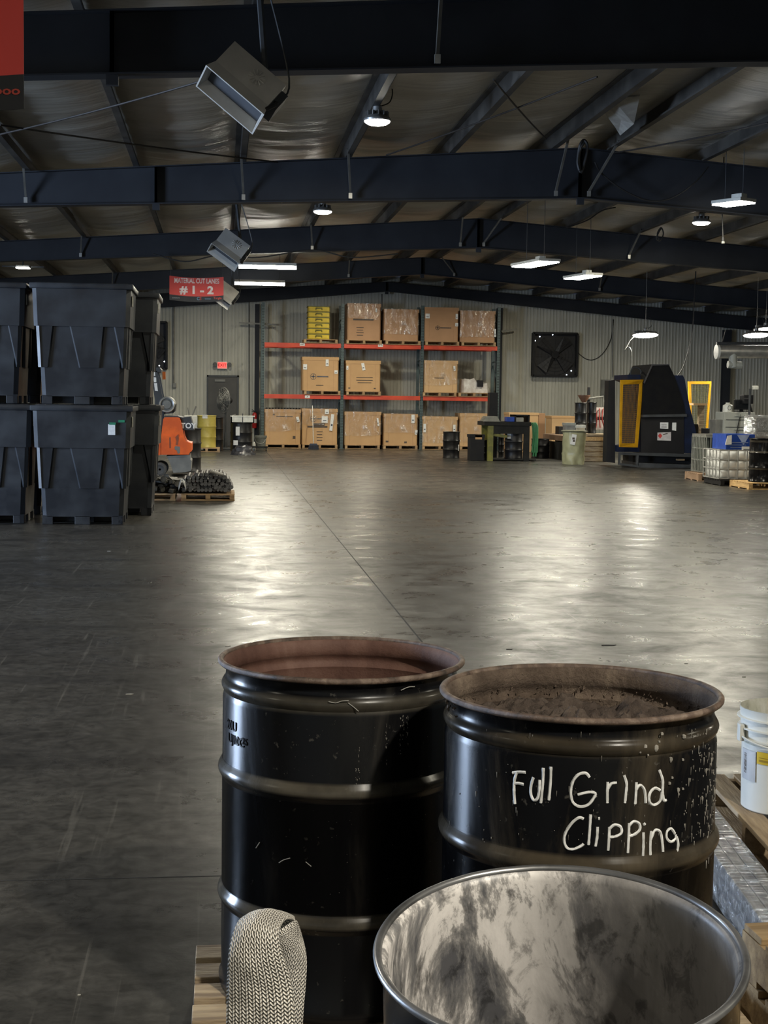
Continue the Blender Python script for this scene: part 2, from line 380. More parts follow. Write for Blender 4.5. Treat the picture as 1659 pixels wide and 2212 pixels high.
# ================================================================== THE SETTING
XL, XR, YB, YF = -14.0, 24.0, 45.5, -4.0
XRIDGE, ZR, SL = 5.1, 5.13, 0.073
def ztop(x): return ZR-SL*abs(x-XRIDGE)
mb = MB(); mb.b2((XL, YF, -.2), (XR, YB+.3, 0)); struct('floor', mb, floor_m)
# control joints in the slab
mb = MB(); a = FL(585, 985); b_ = FL(893, 1375); xj = (a.x+b_.x)/2
mb.b2((xj-.0055, YF+.1, 0), (xj+.0055, YB-.2, .0006)); struct('trim_1', mb, M('joint_filler', (.012, .011, .01), .8))
mb = MB(); mb.b2((XL+.1, 4.615, 0), (XR-.1, 4.621, .0006)); struct('trim_2', mb, MATS['joint_filler'])
# back wall: corrugated liner
def corrugated(name, x0, x1, y, zf, pitch=.105, amp=.011):
    mb = MB(); n = int((x1-x0)/pitch*6); vs = []; fs = []
    for i in range(n+1):
        x = x0+(x1-x0)*i/n; ph = (x/pitch) % 1.0
        d = amp if ph < .25 else (amp*(1-(ph-.25)/.12) if ph < .37 else (0 if ph < .88 else amp*(ph-.88)/.12))
        # the rib rolls out towards the room (-y)
        vs += [(x, y-d, 0), (x, y-d, zf(x))]
    o = len(vs)
    for i in range(n): fs.append((2*i, 2*i+2, 2*i+3, 2*i+1))
    vs += [(x0, y+.2, 0), (x0, y+.2, zf(x0)), (x1, y+.2, 0), (x1, y+.2, zf(x1))]
    fs += [(o, 0, 1, o+1), (o+2, o+3, 2*n+1, 2*n), (o, o+1, o+3, o+2)]
    mb.add(vs, fs); return struct(name, mb, wall_m)
corrugated('wall_back', XL, XR, YB, lambda x: ztop(x)+.2)
mb = MB(); mb.b2((XL-.2, YF, 0), (XL, 10.2, ztop(XL)+.2)); mb.b2((XL-.2, 14.8, 0), (XL, YB+.2, ztop(XL)+.2)); mb.b2((XL-.2, 10.2, 4.25), (XL, 14.8, ztop(XL)+.2))
struct('wall_left', mb, wall_m)
mb = MB(); mb.b2((XR, YF, 0), (XR+.2, YB+.2, ztop(XR)+.2)); struct('wall_right', mb, wall_m)
mb = MB(); mb.b2((XL-.2, YF-.2, 0), (XR+.2, YF, 5.3)); struct('wall_front', mb, wall_m)

PURX = [4.64-1.46*k for k in range(0, 13)]+[5.52+1.40*k for k in range(0, 14)]
PURX = sorted(x for x in PURX if XL+.2 < x < XR-.2)
# insulation blanket sagging between the purlins
vs = []; fs = []; xs = []
edges = [XL]+PURX+[XR]
for i in range(len(edges)-1):
    k = 11 if -6 < edges[i] < 16 else 5
    for j in range(k): xs.append((edges[i]+(edges[i+1]-edges[i])*j/k, j/k, edges[i+1]-edges[i]))
xs.append((XR, 0, 1))
ys = []; y = YF
while y < YB+.1: ys.append(y); y += .085 if y > 10 else .5
for y in ys:
    for x, t, wd in xs:
        s_ = 4*t*(1-t); sg = .10*s_*min(1, wd/1.3)
        wr = .030*noise.noise((x*.55, y*2.9, 3.1))+.016*noise.noise((x*.8, y*7.5, 9.0))+.02*noise.noise((x*1.5, y*1.1, 5))
        vs.append((x, y, ztop(x)+.235-sg-wr*min(1, s_*1.6)))
nx = len(xs)
for j in range(len(ys)-1):
    for i in range(nx-1): fs.append((j*nx+i, (j+1)*nx+i, (j+1)*nx+i+1, j*nx+i+1))
mb = MB(); mb.v = vs; mb.f = fs; ceil = mb.build('ceiling', insul_m, None, True); ident(ceil, kind='structure')
mb = MB()
for x0, x1 in ((XL-.2, XRIDGE), (XRIDGE, XR+.2)):
    mb.prism([(x0, YF-.2, ztop(x0)+.30), (x1, YF-.2, ztop(x1)+.30), (x1, YF-.2, ztop(x1)+.36), (x0, YF-.2, ztop(x0)+.36)], (0, YB-YF+.5, 0))
struct('trim_3', mb, char)

# purlins
def sorder(i, n): return i
nl = len([x for x in PURX if x < XRIDGE])
ordn = ['first', 'second', 'third', 'fourth', 'fifth', 'sixth', 'seventh', 'eighth', 'ninth', 'tenth', 'eleventh', 'twelfth', 'thirteenth', 'fourteenth']
for i, x in enumerate(PURX):
    mb = MB(); z = ztop(x); h = .20; fw = .075; s_ = 1 if x < XRIDGE else -1
    y0, y1 = YF, YB-.05
    mb.b2((x-.006, y0, z+.004), (x+.006, y1, z+h)); mb.b2((x-.006, y0, z), (x+fw*s_, y1, z+.006)); mb.b2((x-fw*s_, y0, z+h-.006), (x+.006, y1, z+h))
    mb.b2((x+fw*s_-.004, y0, z), (x+fw*s_+.002, y1, z+.022))
    k = nl-1-i if x < XRIDGE else i-nl
    o = mb.build('roof_purlin', purl)
    ident(o, 'grey steel roof purlin running away from the camera, %s one %s of the ridge' % (ordn[k], 'left' if x < XRIDGE else 'right'), 'purlin', 'roof purlins under the insulation')

# rafters (tapered I-beams) with flange braces
def rafter(Y, depths, label, braces, fl=.20, extra=None):
    t = thing('roof_beam', label, 'beam', (XRIDGE, Y, ZR-.6), group='dark steel roof beams')
    def dep(x):
        pts = depths
        if x <= pts[0][0]: return pts[0][1]
        for (xa, a), (xb, b) in zip(pts, pts[1:]):
            if x <= xb: return a+(b-a)*(x-xa)/(xb-xa)
        return pts[-1][1]
    xs = sorted(set([XL+.01, XRIDGE, XR-.01]+[p[0] for p in depths]))
    base = (XRIDGE, Y, ZR-.6)
    web = MB(); tf = MB(); bf = MB()
    for xa, xb in zip(xs, xs[1:]):
        A = (xa, ztop(xa)); B = (xb, ztop(xb)); a = A[1]-dep(xa); b = B[1]-dep(xb)
        web.prism([(xa, Y-.005, a), (xb, Y-.005, b), (xb, Y-.005, B[1]), (xa, Y-.005, A[1])], (0, .010, 0))
        tf.prism([(xa, Y-fl/2, A[1]-.014), (xb, Y-fl/2, B[1]-.014), (xb, Y-fl/2, B[1]-.001), (xa, Y-fl/2, A[1]-.001)], (0, fl, 0))
        bf.prism([(xa, Y-fl/2, a-.014), (xb, Y-fl/2, b-.014), (xb, Y-fl/2, b), (xa, Y-fl/2, a)], (0, fl, 0))
    web.build('web', navy, t, base=base); tf.build('top_flange', navy, t, base=base); bf.build('bottom_flange', navy, t, base=base)
    st = MB()
    for x in [XRIDGE-.02]+[q for q in (extra or [])]:
        for s_ in (-1, 1): st.b2((x-.02, Y-.09, ztop(x)-dep(x)), (x-.008+.02, Y-.006, ztop(x)-.016))
        st.b2((x-.05, Y-.095, ztop(x)-dep(x)-.10), (x+.05, Y-.03, ztop(x)-dep(x)-.015))
    st.build('splice_plate', navy, t, base=base)
    for bx, px_ in braces:
        m_ = MB(); zb = ztop(bx)-dep(bx); A = Vector((px_, Y-dep(bx)*.75, ztop(px_)+.06)); B = Vector((bx, Y-.075, zb+.09))
        m_.tube([A, B], .021, 4); m_.build('flange_brace', brace, t, base=base)
        m_ = MB(); m_.box((bx, Y-.085, zb+.06), (.05, .03, .075)); m_.build('bolt_plate', galv, t, base=base)
    for o in t.children: o.matrix_parent_inverse = Matrix.Identity(4); o.location = (0, 0, 0)
    return t
rafter(12.5, [(-5, .44), (-1.6, .50), (4.5, .60), (5.1, .62), (9, .62), (14, .45)], 'dark navy roof beam nearest the camera, widest of the beams', [(1.80, 1.78), (-2.7, -2.65), (8.2, 8.3)], extra=[-.9])
rafter(20.7, [(-6, .38), (-3, .44), (1.5, .58), (5.1, .70), (8, .68), (14, .45)], 'dark navy roof beam, second from the camera, with a cable loop', [(-2.66, -2.66), (.30, .26), (1.79, 1.72), (4.72, 4.78), (5.2, 5.5), (8.2, 8.3)], extra=[-.9])
rafter(29.0, [(-6, .36), (-4, .38), (1.7, .48), (5.1, .57), (11, .48), (16, .42)], 'dark navy roof beam, third from the camera, behind the bin stacks', [(-2.7, -2.66), (1.77, 1.72), (4.71, 4.7), (5.18, 5.5), (8.15, 8.3)])
rafter(37.2, [(-6, .42), (-3, .45), (5.1, .42), (16, .46)], 'dark navy roof beam, fourth from the camera, above the tube lights', [(-2.7, -2.66), (3.2, 3.2), (5.9, 5.5), (9.7, 9.7)])
rafter(45.2, [(-6, .44), (1, .38), (5.1, .28), (16, .40)], 'dark navy roof beam farthest away, against the corrugated back wall', [], fl=.16)
# wall columns
for i, (px, wd, lab) in enumerate(((555, .14, 'dark wall column left of the pallet racks'), (1077, .16, 'dark wall column at the right end of the pallet racks'), (1568, .24, 'dark wall column behind the grey cabinet at far right'))):
    x = AT(px, 800, 45.3).x; t = thing('wall_column', lab, 'column', (x, 45.3, 0), group='steel columns on the back wall')
    mb = MB(); mb.b2((-.006, -.1, .013), (.006, .1, ztop(x)-.47)); mb.build('web', navy, t)
    for s_ in (-1, 1): mb = MB(); mb.b2((-wd/2, s_*.1-.007, .013), (wd/2, s_*.1+.007, ztop(x)-.47)); mb.build('flange', navy, t)
    mb = MB(); mb.b2((-wd*.7, -.15, 0), (wd*.7, .13, .012)); mb.build('base_plate', navy, t)
# cross-bracing rods under the purlins
def PR(px, py):          # photo point on the underside plane of the purlins
    d = ray(px, py)
    for s_ in (1, -1):
        t = (ZR-.03+SL*s_*XRIDGE-HC)/(d.z+SL*s_*d.x); x = t*d.x
        if (x-XRIDGE)*s_ >= 0: return Vector((x, t*d.y, HC+t*d.z))
rods = [((0, 270), (600, 350), 'thin dark bracing rod crossing the ceiling at upper left, sloping down to the right'), ((-20, 295), (430, 177), 'thin pale bracing rod rising from left edge to the nearest beam'),
        ((835, 335), (1290, 166), 'thin bracing rod behind the nearest beam, rising to the right of the round lamp'), ((1066, 172), (1180, 300), 'short steep bracing rod crossing another right of the round lamp'), ((1315, 332), (1659, 265), 'thin bracing rod at the upper right above the second beam')]
for a, b, lab in rods:
    A, B = PR(*a), PR(*b); mb = MB(); c = (A+B)/2; mb.tube(sag(A-c, B-c, .02, 6), .011, 6)
    o = mb.build('bracing_rod', steelside); o.location = c; ident(o, lab, 'rod', 'roof bracing rods')
# torn insulation flap near the ridge
P = [PR(1322, 232), PR(1382, 226), PR(1370, 250), PR(1340, 276), PR(1316, 270), PR(1300, 258)]
mb = MB(); c = sum(P, Vector())/6; n0 = [p-c for p in P]; n0 = [Vector((p.x, p.y, p.z*1.0+(-.10 if i in (2, 3) else .10))) for i, p in enumerate(n0)]
mb.prism(n0, (0, 0, .02)); o = mb.build('torn_insulation_flap', M('torn_foil', (.34, .33, .30), .6)); o.location = c
ident(o, 'torn pale insulation flap hanging between purlins by the ridge', 'insulation')

# door with exit sign
dl, dr = AT(447, 810, 45.5), AT(516, 810, 45.5)
xc = (dl.x+dr.x)/2; dw = dr.x-dl.x; dh = dl.z
t = ident(thing('door_1', 'dark grey steel exit door in the back wall', None, (xc, 45.46, 0)), kind='structure')
del t['label']
fr = MB(); fr.b2((-dw/2, -.04, 0), (-dw/2+.05, .03, dh)); fr.b2((dw/2-.05, -.04, 0), (dw/2, .03, dh)); fr.b2((-dw/2, -.04, dh-.05), (dw/2, .03, dh)); fr.build('door_frame', char, t)
mb = MB(); mb.b2((-dw/2+.05, -.01, .01), (dw/2-.05, .03, dh-.05)); mb.build('door_panel', doorm, t)
mb = MB(); mb.b2((-.25, -.055, dh-.20), (.07, -.011, dh-.13)); mb.build('door_closer', grey, t)
mb = MB(); mb.tube([(.40, -.02, .98), (.40, -.07, .98), (.28, -.07, .95)], .016); mb.build('door_handle', galv, t)
e0, e1 = AT(470, 782, 45.4), AT(490, 796, 45.4)
t = thing('exit_sign', 'lit red exit sign with side lamps above the door', 'exit sign', ((e0.x+e1.x)/2, 45.42, (e0.z+e1.z)/2))
mb = MB(); mb.b2((-.16, -.05, -.115), (.16, .05, .115), bev=.01); mb.build('housing', white, t)
mb = MB(); mb.b2((-.135, -.056, -.09), (.135, -.051, .09)); mb.build('lit_face', exitm, t)
mb = MB(); mb.add(*text_mesh('EXIT', .13, .002, .003), Matrix.Translation((0, -.059, 0)) @ FACE); mb.build('lettering', M('exit_letter_dark', (.25, .01, .01), .5), t)
for s_ in (-1, 1): mb = MB(); mb.lathe([(.0, 0), (.05, .01), (.07, .06), (.0, .065)], 14, mtx=Matrix.Translation((s_*.22, -.06, .01)) @ Matrix.Rotation(radians(80), 4, 'X')); mb.box((s_*.18, 0, .0), (.05, .03, .03)); mb.build('emergency_lamp', char, t)
# wall exhaust fans
def wall_fan(p0, p1, lab, sparks):
    a, b = AT(*p0, 45.3), AT(*p1, 45.3); c = ((a.x+b.x)/2, 45.33, (a.z+b.z)/2); hw, hh = (b.x-a.x)/2, (a.z-b.z)/2
    t = thing('wall_exhaust_fan', lab, 'exhaust fan', c, group='wall exhaust fans')
    fr = MB()
    for s_ in (-1, 1):
        fr.b2((s_*hw-.03, -.1, -hh), (s_*hw+.03, .14, hh)); fr.b2((-hw, -.1, s_*hh-.03), (hw, .14, s_*hh+.03))
    fr.build('frame', dkpl, t)
    mb = MB(); mb.b2((-hw, .10, -hh), (hw, .14, hh)); mb.build('shutter', M('shutter_black', (.012, .012, .014), .6), t)
    mb = MB(); mb.lathe([(.0, -.05), (.10, -.05), (.12, .0), (.12, .06), (0, .06)], 16, mtx=Matrix.Rotation(radians(90), 4, 'X')); mb.build('hub', dkpl, t)
    for k in range(4):
        an = radians(40+90*k); bl = MB(); r1 = min(hw, hh)*.92; mt = Matrix.Rotation(an, 4, 'Y')
        bl.add([(.1, -.02, -.05), (r1, .03, -.20), (r1, -.05, .16), (.1, .03, .07), (.1, -.01, -.05), (r1, .04, -.20), (r1, -.04, .16), (.1, .04, .07)], [(0, 1, 2, 3), (7, 6, 5, 4), (0, 4, 5, 1), (1, 5, 6, 2), (2, 6, 7, 3), (3, 7, 4, 0)], mt)
        bl.build('fan_blade', M('fan_blade_black', (.016, .016, .018), .6), t)
    g = MB()
    for k in range(1, 7):
        r1 = min(hw, hh)*k/6.2; g.tube([(r1*cos(2*pi*q/28), -.085, r1*sin(2*pi*q/28)) for q in range(28)], .004, 4, closed=True)
    for k in range(4): an = pi*k/4; L = min(hw, hh)*.97; g.tube([(L*cos(an), -.08, L*sin(an)), (-L*cos(an), -.08, -L*sin(an))], .005, 4)
    g.build('guard_grille', dkpl, t)
    for px, py in sparks:
        p = AT(px, py, 45.42); m_ = MB(); m_.lathe([(.018, 0), (.018, .006)], 8, mtx=Matrix.Translation((p.x-c[0], .095, p.z-c[2])) @ Matrix.Rotation(radians(90), 4, 'X')); m_.build('daylight_gap', spark, t)
wall_fan((1153, 719), (1245, 813), 'square black exhaust fan high on the wall right of the racks', [(1166, 727), (1156, 736), (1194, 723), (1234, 801), (1224, 810)])
wall_fan((300, 695), (360, 797), 'black exhaust fan on the wall left of the exit door, half behind bins', [(355, 781), (344, 790)])
# conduits, wall boxes, unistrut arms
def conduit(pxs, Y, r, lab, m=grey, cat='conduit'):
    P = [AT(x, y, Y) for x, y in pxs]; c = P[0]; mb = MB(); mb.tube([p-c for p in P], r, 8); o = mb.build('conduit', m); o.location = c; ident(o, lab, cat); return o
conduit([(375, 650), (375, 828)], 45.46, .03, 'vertical grey conduit dropping to a box left of the exit door')
conduit([(480, 645), (480, 781)], 45.475, .012, 'thin conduit feeding the exit sign from above')
conduit([(1323, 690), (1323, 815)], 45.47, .018, 'thin conduit above the wall disconnect box at right')
conduit([(538, 650), (538, 968)], 45.47, .02, 'thin conduit running full height beside the left wall column')
def wallbox(px, py, s, lab, m=grey, nm='junction_box', cat='junction box', Y=45.45):
    p = AT(px, py, Y); t = thing(nm, lab, cat, p); mb = MB(); mb.box((0, 0, 0), s, bev=.006); mb.build('box', m, t)
    mb = MB(); mb.box((0, -s[1]/2-.006, 0), (s[0]*.86, .01, s[2]*.86)); mb.build('cover', m, t)
wallbox(377, 833, (.12, .08, .14), 'small grey junction box below the conduit left of the door')
wallbox(1309, 838, (.32, .14, .52), 'grey electrical disconnect box on the wall behind the yellow guard', nm='disconnect_box', cat='electrical box', Y=45.42)
for (x0, y0, x1, y1, lab) in ((516, 697, 607, 702, 'short steel strut arm at the left end of the racks'), (1083, 716, 1117, 711, 'short dark strut arm right of the racks')):
    A = AT(x0, y0, 45.15); B = AT(x1, y1, 45.15); mb = MB(); mb.tube([Vector(), B-A], .035, 4); o = mb.build('strut_arm', grey); o.location = A; ident(o, lab, 'strut', 'strut arms by the racks')
def hang(name, pts, r, m, lab, cat, Y=None, sm=True):
    P = [AT(*p) if len(p) == 3 else AT(*p, Y) for p in pts]; c = P[0]; P = [p-c for p in P]
    mb = MB(); mb.tube(smooth_path(P) if sm else P, r, 6); o = mb.build(name, m, None, True); o.location = c; ident(o, lab, cat); return o
hang('hanging_cable', [(1243, 757), (1265, 775), (1285, 776), (1305, 760), (1320, 730), (1325, 690)], .012, cable, 'dark cable swagging from the wall fan to the conduit', 'cable', 45.47)
hang('hanging_cable', [(1503, 586), (1500, 640), (1497, 700), (1490, 745), (1477, 790), (1464, 812)], .014, cable, 'dark cable dropping onto the top of the blue machine', 'cable', 35.2)
hang('hanging_cable', [(1374, 724, 36.78), (1362, 734, 36.6), (1354, 748, 36.5), (1350, 757, 36.4), (1358, 750, 36.4), (1364, 765, 36.3), (1362, 822, 36.2)], .014, cablew, 'pale power cord hanging from the oval lamp to the machine', 'cable', 36.3)
hang('air_hose', [(1262, 308, 20.2), (1254, 320, 20.2), (1250, 345, 20.3), (1255, 372, 20.35), (1266, 335, 20.3), (1268, 312, 20.2), (1260, 303, 20.2), (1252, 318, 20.2), (1248, 350, 20.3), (1252, 368, 20.3)], .022, cable, 'coiled black hose hooked over the second beam at the ridge', 'hose')
hang('hanging_cable', [(1285, 350, 20.5), (1300, 375, 20.5), (1345, 410, 20.5), (1400, 433, 20.5), (1450, 428, 20.5), (1500, 395, 20.5), (1530, 360, 20.55)], .012, cable, 'long black cable looping along the second beam right of the ridge', 'cable')
hang('hanging_cable', [(1430, 492, 28), (1424, 500, 28), (1418, 515, 28), (1426, 520, 28), (1433, 505, 28), (1428, 492, 28), (1420, 505, 28), (1424, 518, 28)], .014, cable, 'small bundle of black cable hung on the third beam at right', 'cable')
hang('hanging_cable', [(1330, 448, 26), (1300, 455, 26), (1270, 475, 26), (1225, 492, 26)], .012, cable, 'black cable running from ceiling down to the third beam', 'cable')
hang('hanging_cable', [(825, 635, 44), (825, 655, 44), (824, 672, 44)], .02, cable, 'short black cord hanging between the two top shelf cartons', 'cable')
hang('hanging_cable', [(330, 548, 28.6), (400, 565, 28.6), (470, 552, 28.6), (560, 556, 28.6), (674, 540, 28.6), (760, 556, 28.6), (860, 548, 28.6)], .012, cable, 'black cable swagging along the third beam from left to middle', 'cable')

# ================================================================== LAMPS
def ufo(px, py, Y, dia, lab, power, tilt=0.0, cordtop=None, box=True):
    p = AT(px, py, Y); t = thing('high_bay_lamp', lab, 'ceiling lamp', p, group='round high bay lamps'); r = dia/2
    mt = Matrix.Rotation(tilt, 4, 'X')
    mb = MB(); mb.lathe([(r, 0), (r*1.03, .02), (r*.9, .05), (r*.55, .075), (r*.5, .085), (.0, .085)], 28, mtx=mt); mb.build('housing', alum, t, True)
    mb = MB(); mb.lathe([(0, -.040), (r*.7, -.036), (r*.93, -.012), (r*.96, .012)], 28, mtx=mt); mb.build('lens', glow, t, True)
    fn = MB()
    for k in range(12): fn.box((cos(2*pi*k/12)*r*.62, sin(2*pi*k/12)*r*.62, .085), (r*.5, .008, .05), rz=2*pi*k/12)
    fn.build('cooling_fins', alum, t)
    mb = MB(); mb.lathe([(.055, .08), (.055, .17), (.03, .19), (0, .19)], 14); mb.build('driver', alum, t, True)
    zt = ztop(p.x)-p.z
    mb = MB()
    if zt > .2: mb.tube([(0, 0, .18), (0, 0, zt+.22)], .006, 6)
    mb.tube([(0, 0, .18), (.02, 0, .21), (0, 0, .24), (-.02, 0, .21), (0, 0, .18)], .005, 6); mb.build('hook', galv, t)
    mb = MB(); mb.tube(smooth_path([(.03, 0, .17), (.14, -.02, .22), (.17, 0, .36), (.10, 0, .46), (.04, 0, .40)]), .007, 6); mb.build('cord', cable, t)
    l = area('high_bay_lamp_light', (0, 0, -.055), dia*.9, power, WARM); l.parent = t
    return t
ufo(815, 262, 17, .31, 'round ceiling lamp in the middle bay between the two nearest beams', 105)
ufo(697, 457, 25.4, .33, 'round lamp at ceiling centre, between second and third beams', 75)
ufo(1515, 481, 26, .33, 'small round lamp at right, close below the tilted panel lamp', 75)
ufo(1394, 724, 36.8, .68, 'oval-looking large lamp hung low above the blue machine', 130, radians(-7))
ufo(1634, 724, 35.4, .66, 'lower of the two bright lamps at the right edge above the duct', 90, radians(-7))
ufo(1654, 712, 36.6, .62, 'upper of the two bright lamps at the right edge above the duct', 70, radians(-7))
def panel_lamp(p0, p1, z, wd, lab, power, Yhint=None, strips=2):
    A, B = FLH(p0, z), FLH(p1, z); c = (A+B)/2; d = B-A; L = d.length; an = atan2(d.y, d.x)
    t = thing('panel_lamp', lab, 'ceiling lamp', c, an, 'tilted panel lamps')
    mb = MB(); mb.box((0, 0, .03), (L, wd, .05), bev=.012); mb.build('housing', white, t)
    for s_ in ([-1, 1] if strips == 2 else [0]):
        w1 = wd*.40 if strips == 2 else wd*.9
        mb = MB(); mb.box((0, s_*wd*.25, -.004), (L*.96, w1, .016)); mb.build('lens', glow, t)
    mb = MB(); mb.box((L*.18, 0, .09), (.18, .12, .07), bev=.01); mb.build('driver', white, t)
    mb = MB(); zt = ztop(c.x)-c.z
    for s_ in (-1, 1): mb.tube([(s_*L*.3, 0, .05), (s_*L*.3, 0, zt+.05)], .005, 5)
    mb.build('hanger_wire', char, t)
    l = area('panel_lamp_light', (0, 0, -.03), L*.9, power, WARM, shape='RECTANGLE', sy=wd*.8); l.parent = t
def FLH(p, z): d = ray(*p); t = (z-HC)/d.z; return Vector((d.x*t, d.y*t, z))
panel_lamp((1553, 444), (1617, 436), 4.30, .34, 'bright tilted panel lamp hung below the second beam at far right', 115)
panel_lamp((1125, 577), (1188, 565), 3.95, .42, 'twin-strip panel lamp hung under the third beam right of centre', 100)
panel_lamp((1234, 603), (1284, 595), 3.95, .38, 'panel lamp right of and below the twin-strip one', 85)
def tube_lamp(p0, p1, Y, lab, power):
    A, B = AT(*p0, Y), AT(*p1, Y); c = (A+B)/2; L = (B-A).length
    t = thing('tube_lamp', lab, 'ceiling lamp', c, group='long tube lamps')
    mb = MB(); mb.prism([(-L/2, -.08, .03), (-L/2, .08, .03), (-L/2, .05, .09), (-L/2, -.05, .09)], (L, 0, 0)); mb.build('housing', white, t)
    for s_ in (-1, 1): mb = MB(); mb.tube([(-L/2, s_*.045, -.0), (L/2, s_*.045, -.0)], .035, 10); mb.build('tube', glow, t)
    mb = MB()
    for s_ in (-1, 1): mb.tube([(s_*L*.4, 0, .08), (s_*L*.4, 0, ztop(c.x)-c.z+.1)], .006, 5)
    mb.build('hanger_chain', char, t)
    l = area('tube_lamp_light', (0, 0, -.06), L, power, WARM, shape='RECTANGLE', sy=.14); l.parent = t
tube_lamp((516, 577), (640, 577), 30.5, 'upper and longer of the two horizontal tube lamps above the racks', 150)
tube_lamp((507, 613), (615, 613), 35.3, 'lower and shorter of the two horizontal tube lamps above the racks', 150)
# work light hanging at far left over the bins
p = AT(50, 578, 33); t = thing('flood_lamp', 'small flood lamp at far left above the bin stacks', 'ceiling lamp', p)
mb = MB(); mb.box((0, 0, .02), (.30, .22, .06), bev=.01); mb.build('housing', alum, t)
mb = MB(); mb.box((0, -.02, -.012), (.28, .2, .02)); mb.build('lens', glow, t)
mb = MB(); mb.box((0, 0, .02), (.9, .03, .03)); mb.tube([(0, 0, .05), (0, 0, ztop(p.x)-p.z)], .02, 6); mb.build('mounting_bar', char, t)
l = area('flood_lamp_light', (0, 0, -.05), .25, 45, WARM); l.parent = t
mb = MB(); p = AT(1560, 460, 21); q = AT(1562, 526, 21); mb.tube([Vector((0, 0, ztop(p.x)-p.z+.22)), Vector(), (q-p)*.8], .008, 6); t = thing('hanging_pendant_switch', 'black pendant hanging below the tilted panel lamp', 'pendant', p); mb.build('cord', cable, t)
mb = MB(); mb.tube([(q-p)*.8, (q-p)*.93], .022, 8); mb.build('body', cable, t); mb = MB(); mb.tube([(q-p)*.93, (q-p)], .028, 8); mb.build('socket', grey, t)

# air blower boxes hung from the beams
def blower(corners, Y, lab, mount_px, depth):
    A, B, C, D = [AT(x, y, Y) for x, y in corners]     # face: top-left, right, bottom, left of the rectangle
    c = (A+B+C+D)/4; ux = ((B-A)+(C-D)).normalized(); uz = ((A-D)+(B-C)); uz = (uz-ux*uz.dot(ux)).normalized()
    L = ((B-A).length+(C-D).length)/2; Hh = ((A-D).length+(B-C).length)/2; n = ux.cross(uz).normalized()
    if n.y > 0: n = -n
    th_ = radians(25); Hh /= cos(th_); n, uz = n*cos(th_)+uz*sin(th_), uz*cos(th_)-n*sin(th_)
    t = thing('air_blower', lab, 'air blower', c, group='tilted sheet metal air blowers')
    R = Matrix((ux, -n, uz)).transposed().to_4x4()
    def L2(v): return R @ Vector(v)
    mb = MB(); mb.box((0, 0, 0), (L, depth, Hh), rot=Matrix.Translation((0, 0, 0)) @ Matrix.Rotation(0, 4, 'X')); mb.v = [tuple(L2(Vector(v)+Vector((0, depth/2, 0)))) for v in mb.v]; mb.build('casing', M('blower_sheet', (.50, .49, .45), .45, .15, (.42, .41, .38), 5), t)
    # flared rectangular mouth on the lower long side
    fl = .22*Hh; z0, z1 = -Hh/2, -Hh/2-Hh*.42; m_ = MB(); th = .012
    def ring(ex, z): return [(-L/2-ex, -ex, z), (L/2+ex, -ex, z), (L/2+ex, depth+ex, z), (-L/2-ex, depth+ex, z)]
    o1, o2, i1, i2 = ring(.0, z0), ring(fl*.5, z1), ring(-th, z0), ring(fl*.5-th, z1)
    fsx = []
    for k in range(4):
        j = (k+1) % 4; fsx += [(k, j, 4+j, 4+k), (8+k, 12+k, 12+j, 8+j), (4+k, 4+j, 12+j, 12+k)]
    m_.add([L2(v) for v in o1+o2+i1+i2], fsx); m_.build('flared_mouth', MATS['blower_sheet'], t)
    m_ = MB(); m_.box((0, depth/2, z0-.01), (L*.96, depth*.9, .01)); m_.v = [tuple(L2(v)) for v in m_.v]; m_.build('inner_baffle', M('blower_interior', (.05, .055, .065), .5), t)
    m_ = MB()
    for k in range(12):
        a = 2*pi*k/12; m_.tube([(.02*cos(a)+L*.1, -.004, .02*sin(a)), (Hh*.27*cos(a)+L*.1, -.004, Hh*.27*sin(a))], [.003, .007], 5)
    m_.v = [tuple(L2(v)) for v in m_.v]; m_.build('stamped_vent', MATS['blower_sheet'], t)
    m_ = MB(); m_.box((L/2+.03, depth*.5, .0), (.06, depth*.7, Hh*.7)); m_.v = [tuple(L2(v)) for v in m_.v]; m_.build('motor_bracket', char, t)
    m_ = MB(); M0 = AT(*mount_px, Y+.25)-c; M0.z = ztop(c.x+M0.x)-c.z+.02; m_.tube([L2((L*.3, depth*.6, Hh*.3)), M0], .025, 6); m_.tube(smooth_path([L2((L*.5, depth*.5, Hh*.2)), L2((L*.45, depth*.2, Hh*.9)), M0+Vector((.02, -.05, .05))]), .008, 5); m_.build('hanger_and_cord', char, t)
    m_ = MB(); m_.tube(smooth_path([L2((L*.5, depth*.3, -Hh*.1)), L2((L*.58, .0, -Hh*.25)), L2((L*.52, -.02, -Hh*.7))]), .016, 6); m_.build('cord_tail', cable, t)
blower([(507, 85), (618, 180), (580, 232), (467, 135)], 11.2, 'large tilted metal air blower hung before the nearest beam', (556, 10), .25)
blower([(487, 490), (541, 531), (521, 558), (468, 520)], 23.5, 'middle-sized tilted air blower hung under the second beam', (508, 450), .25)
blower([(478, 601), (517, 631), (502, 650), (463, 622)], 33.5, 'small pale air blower partly behind the red lane banner', (500, 585), .25)

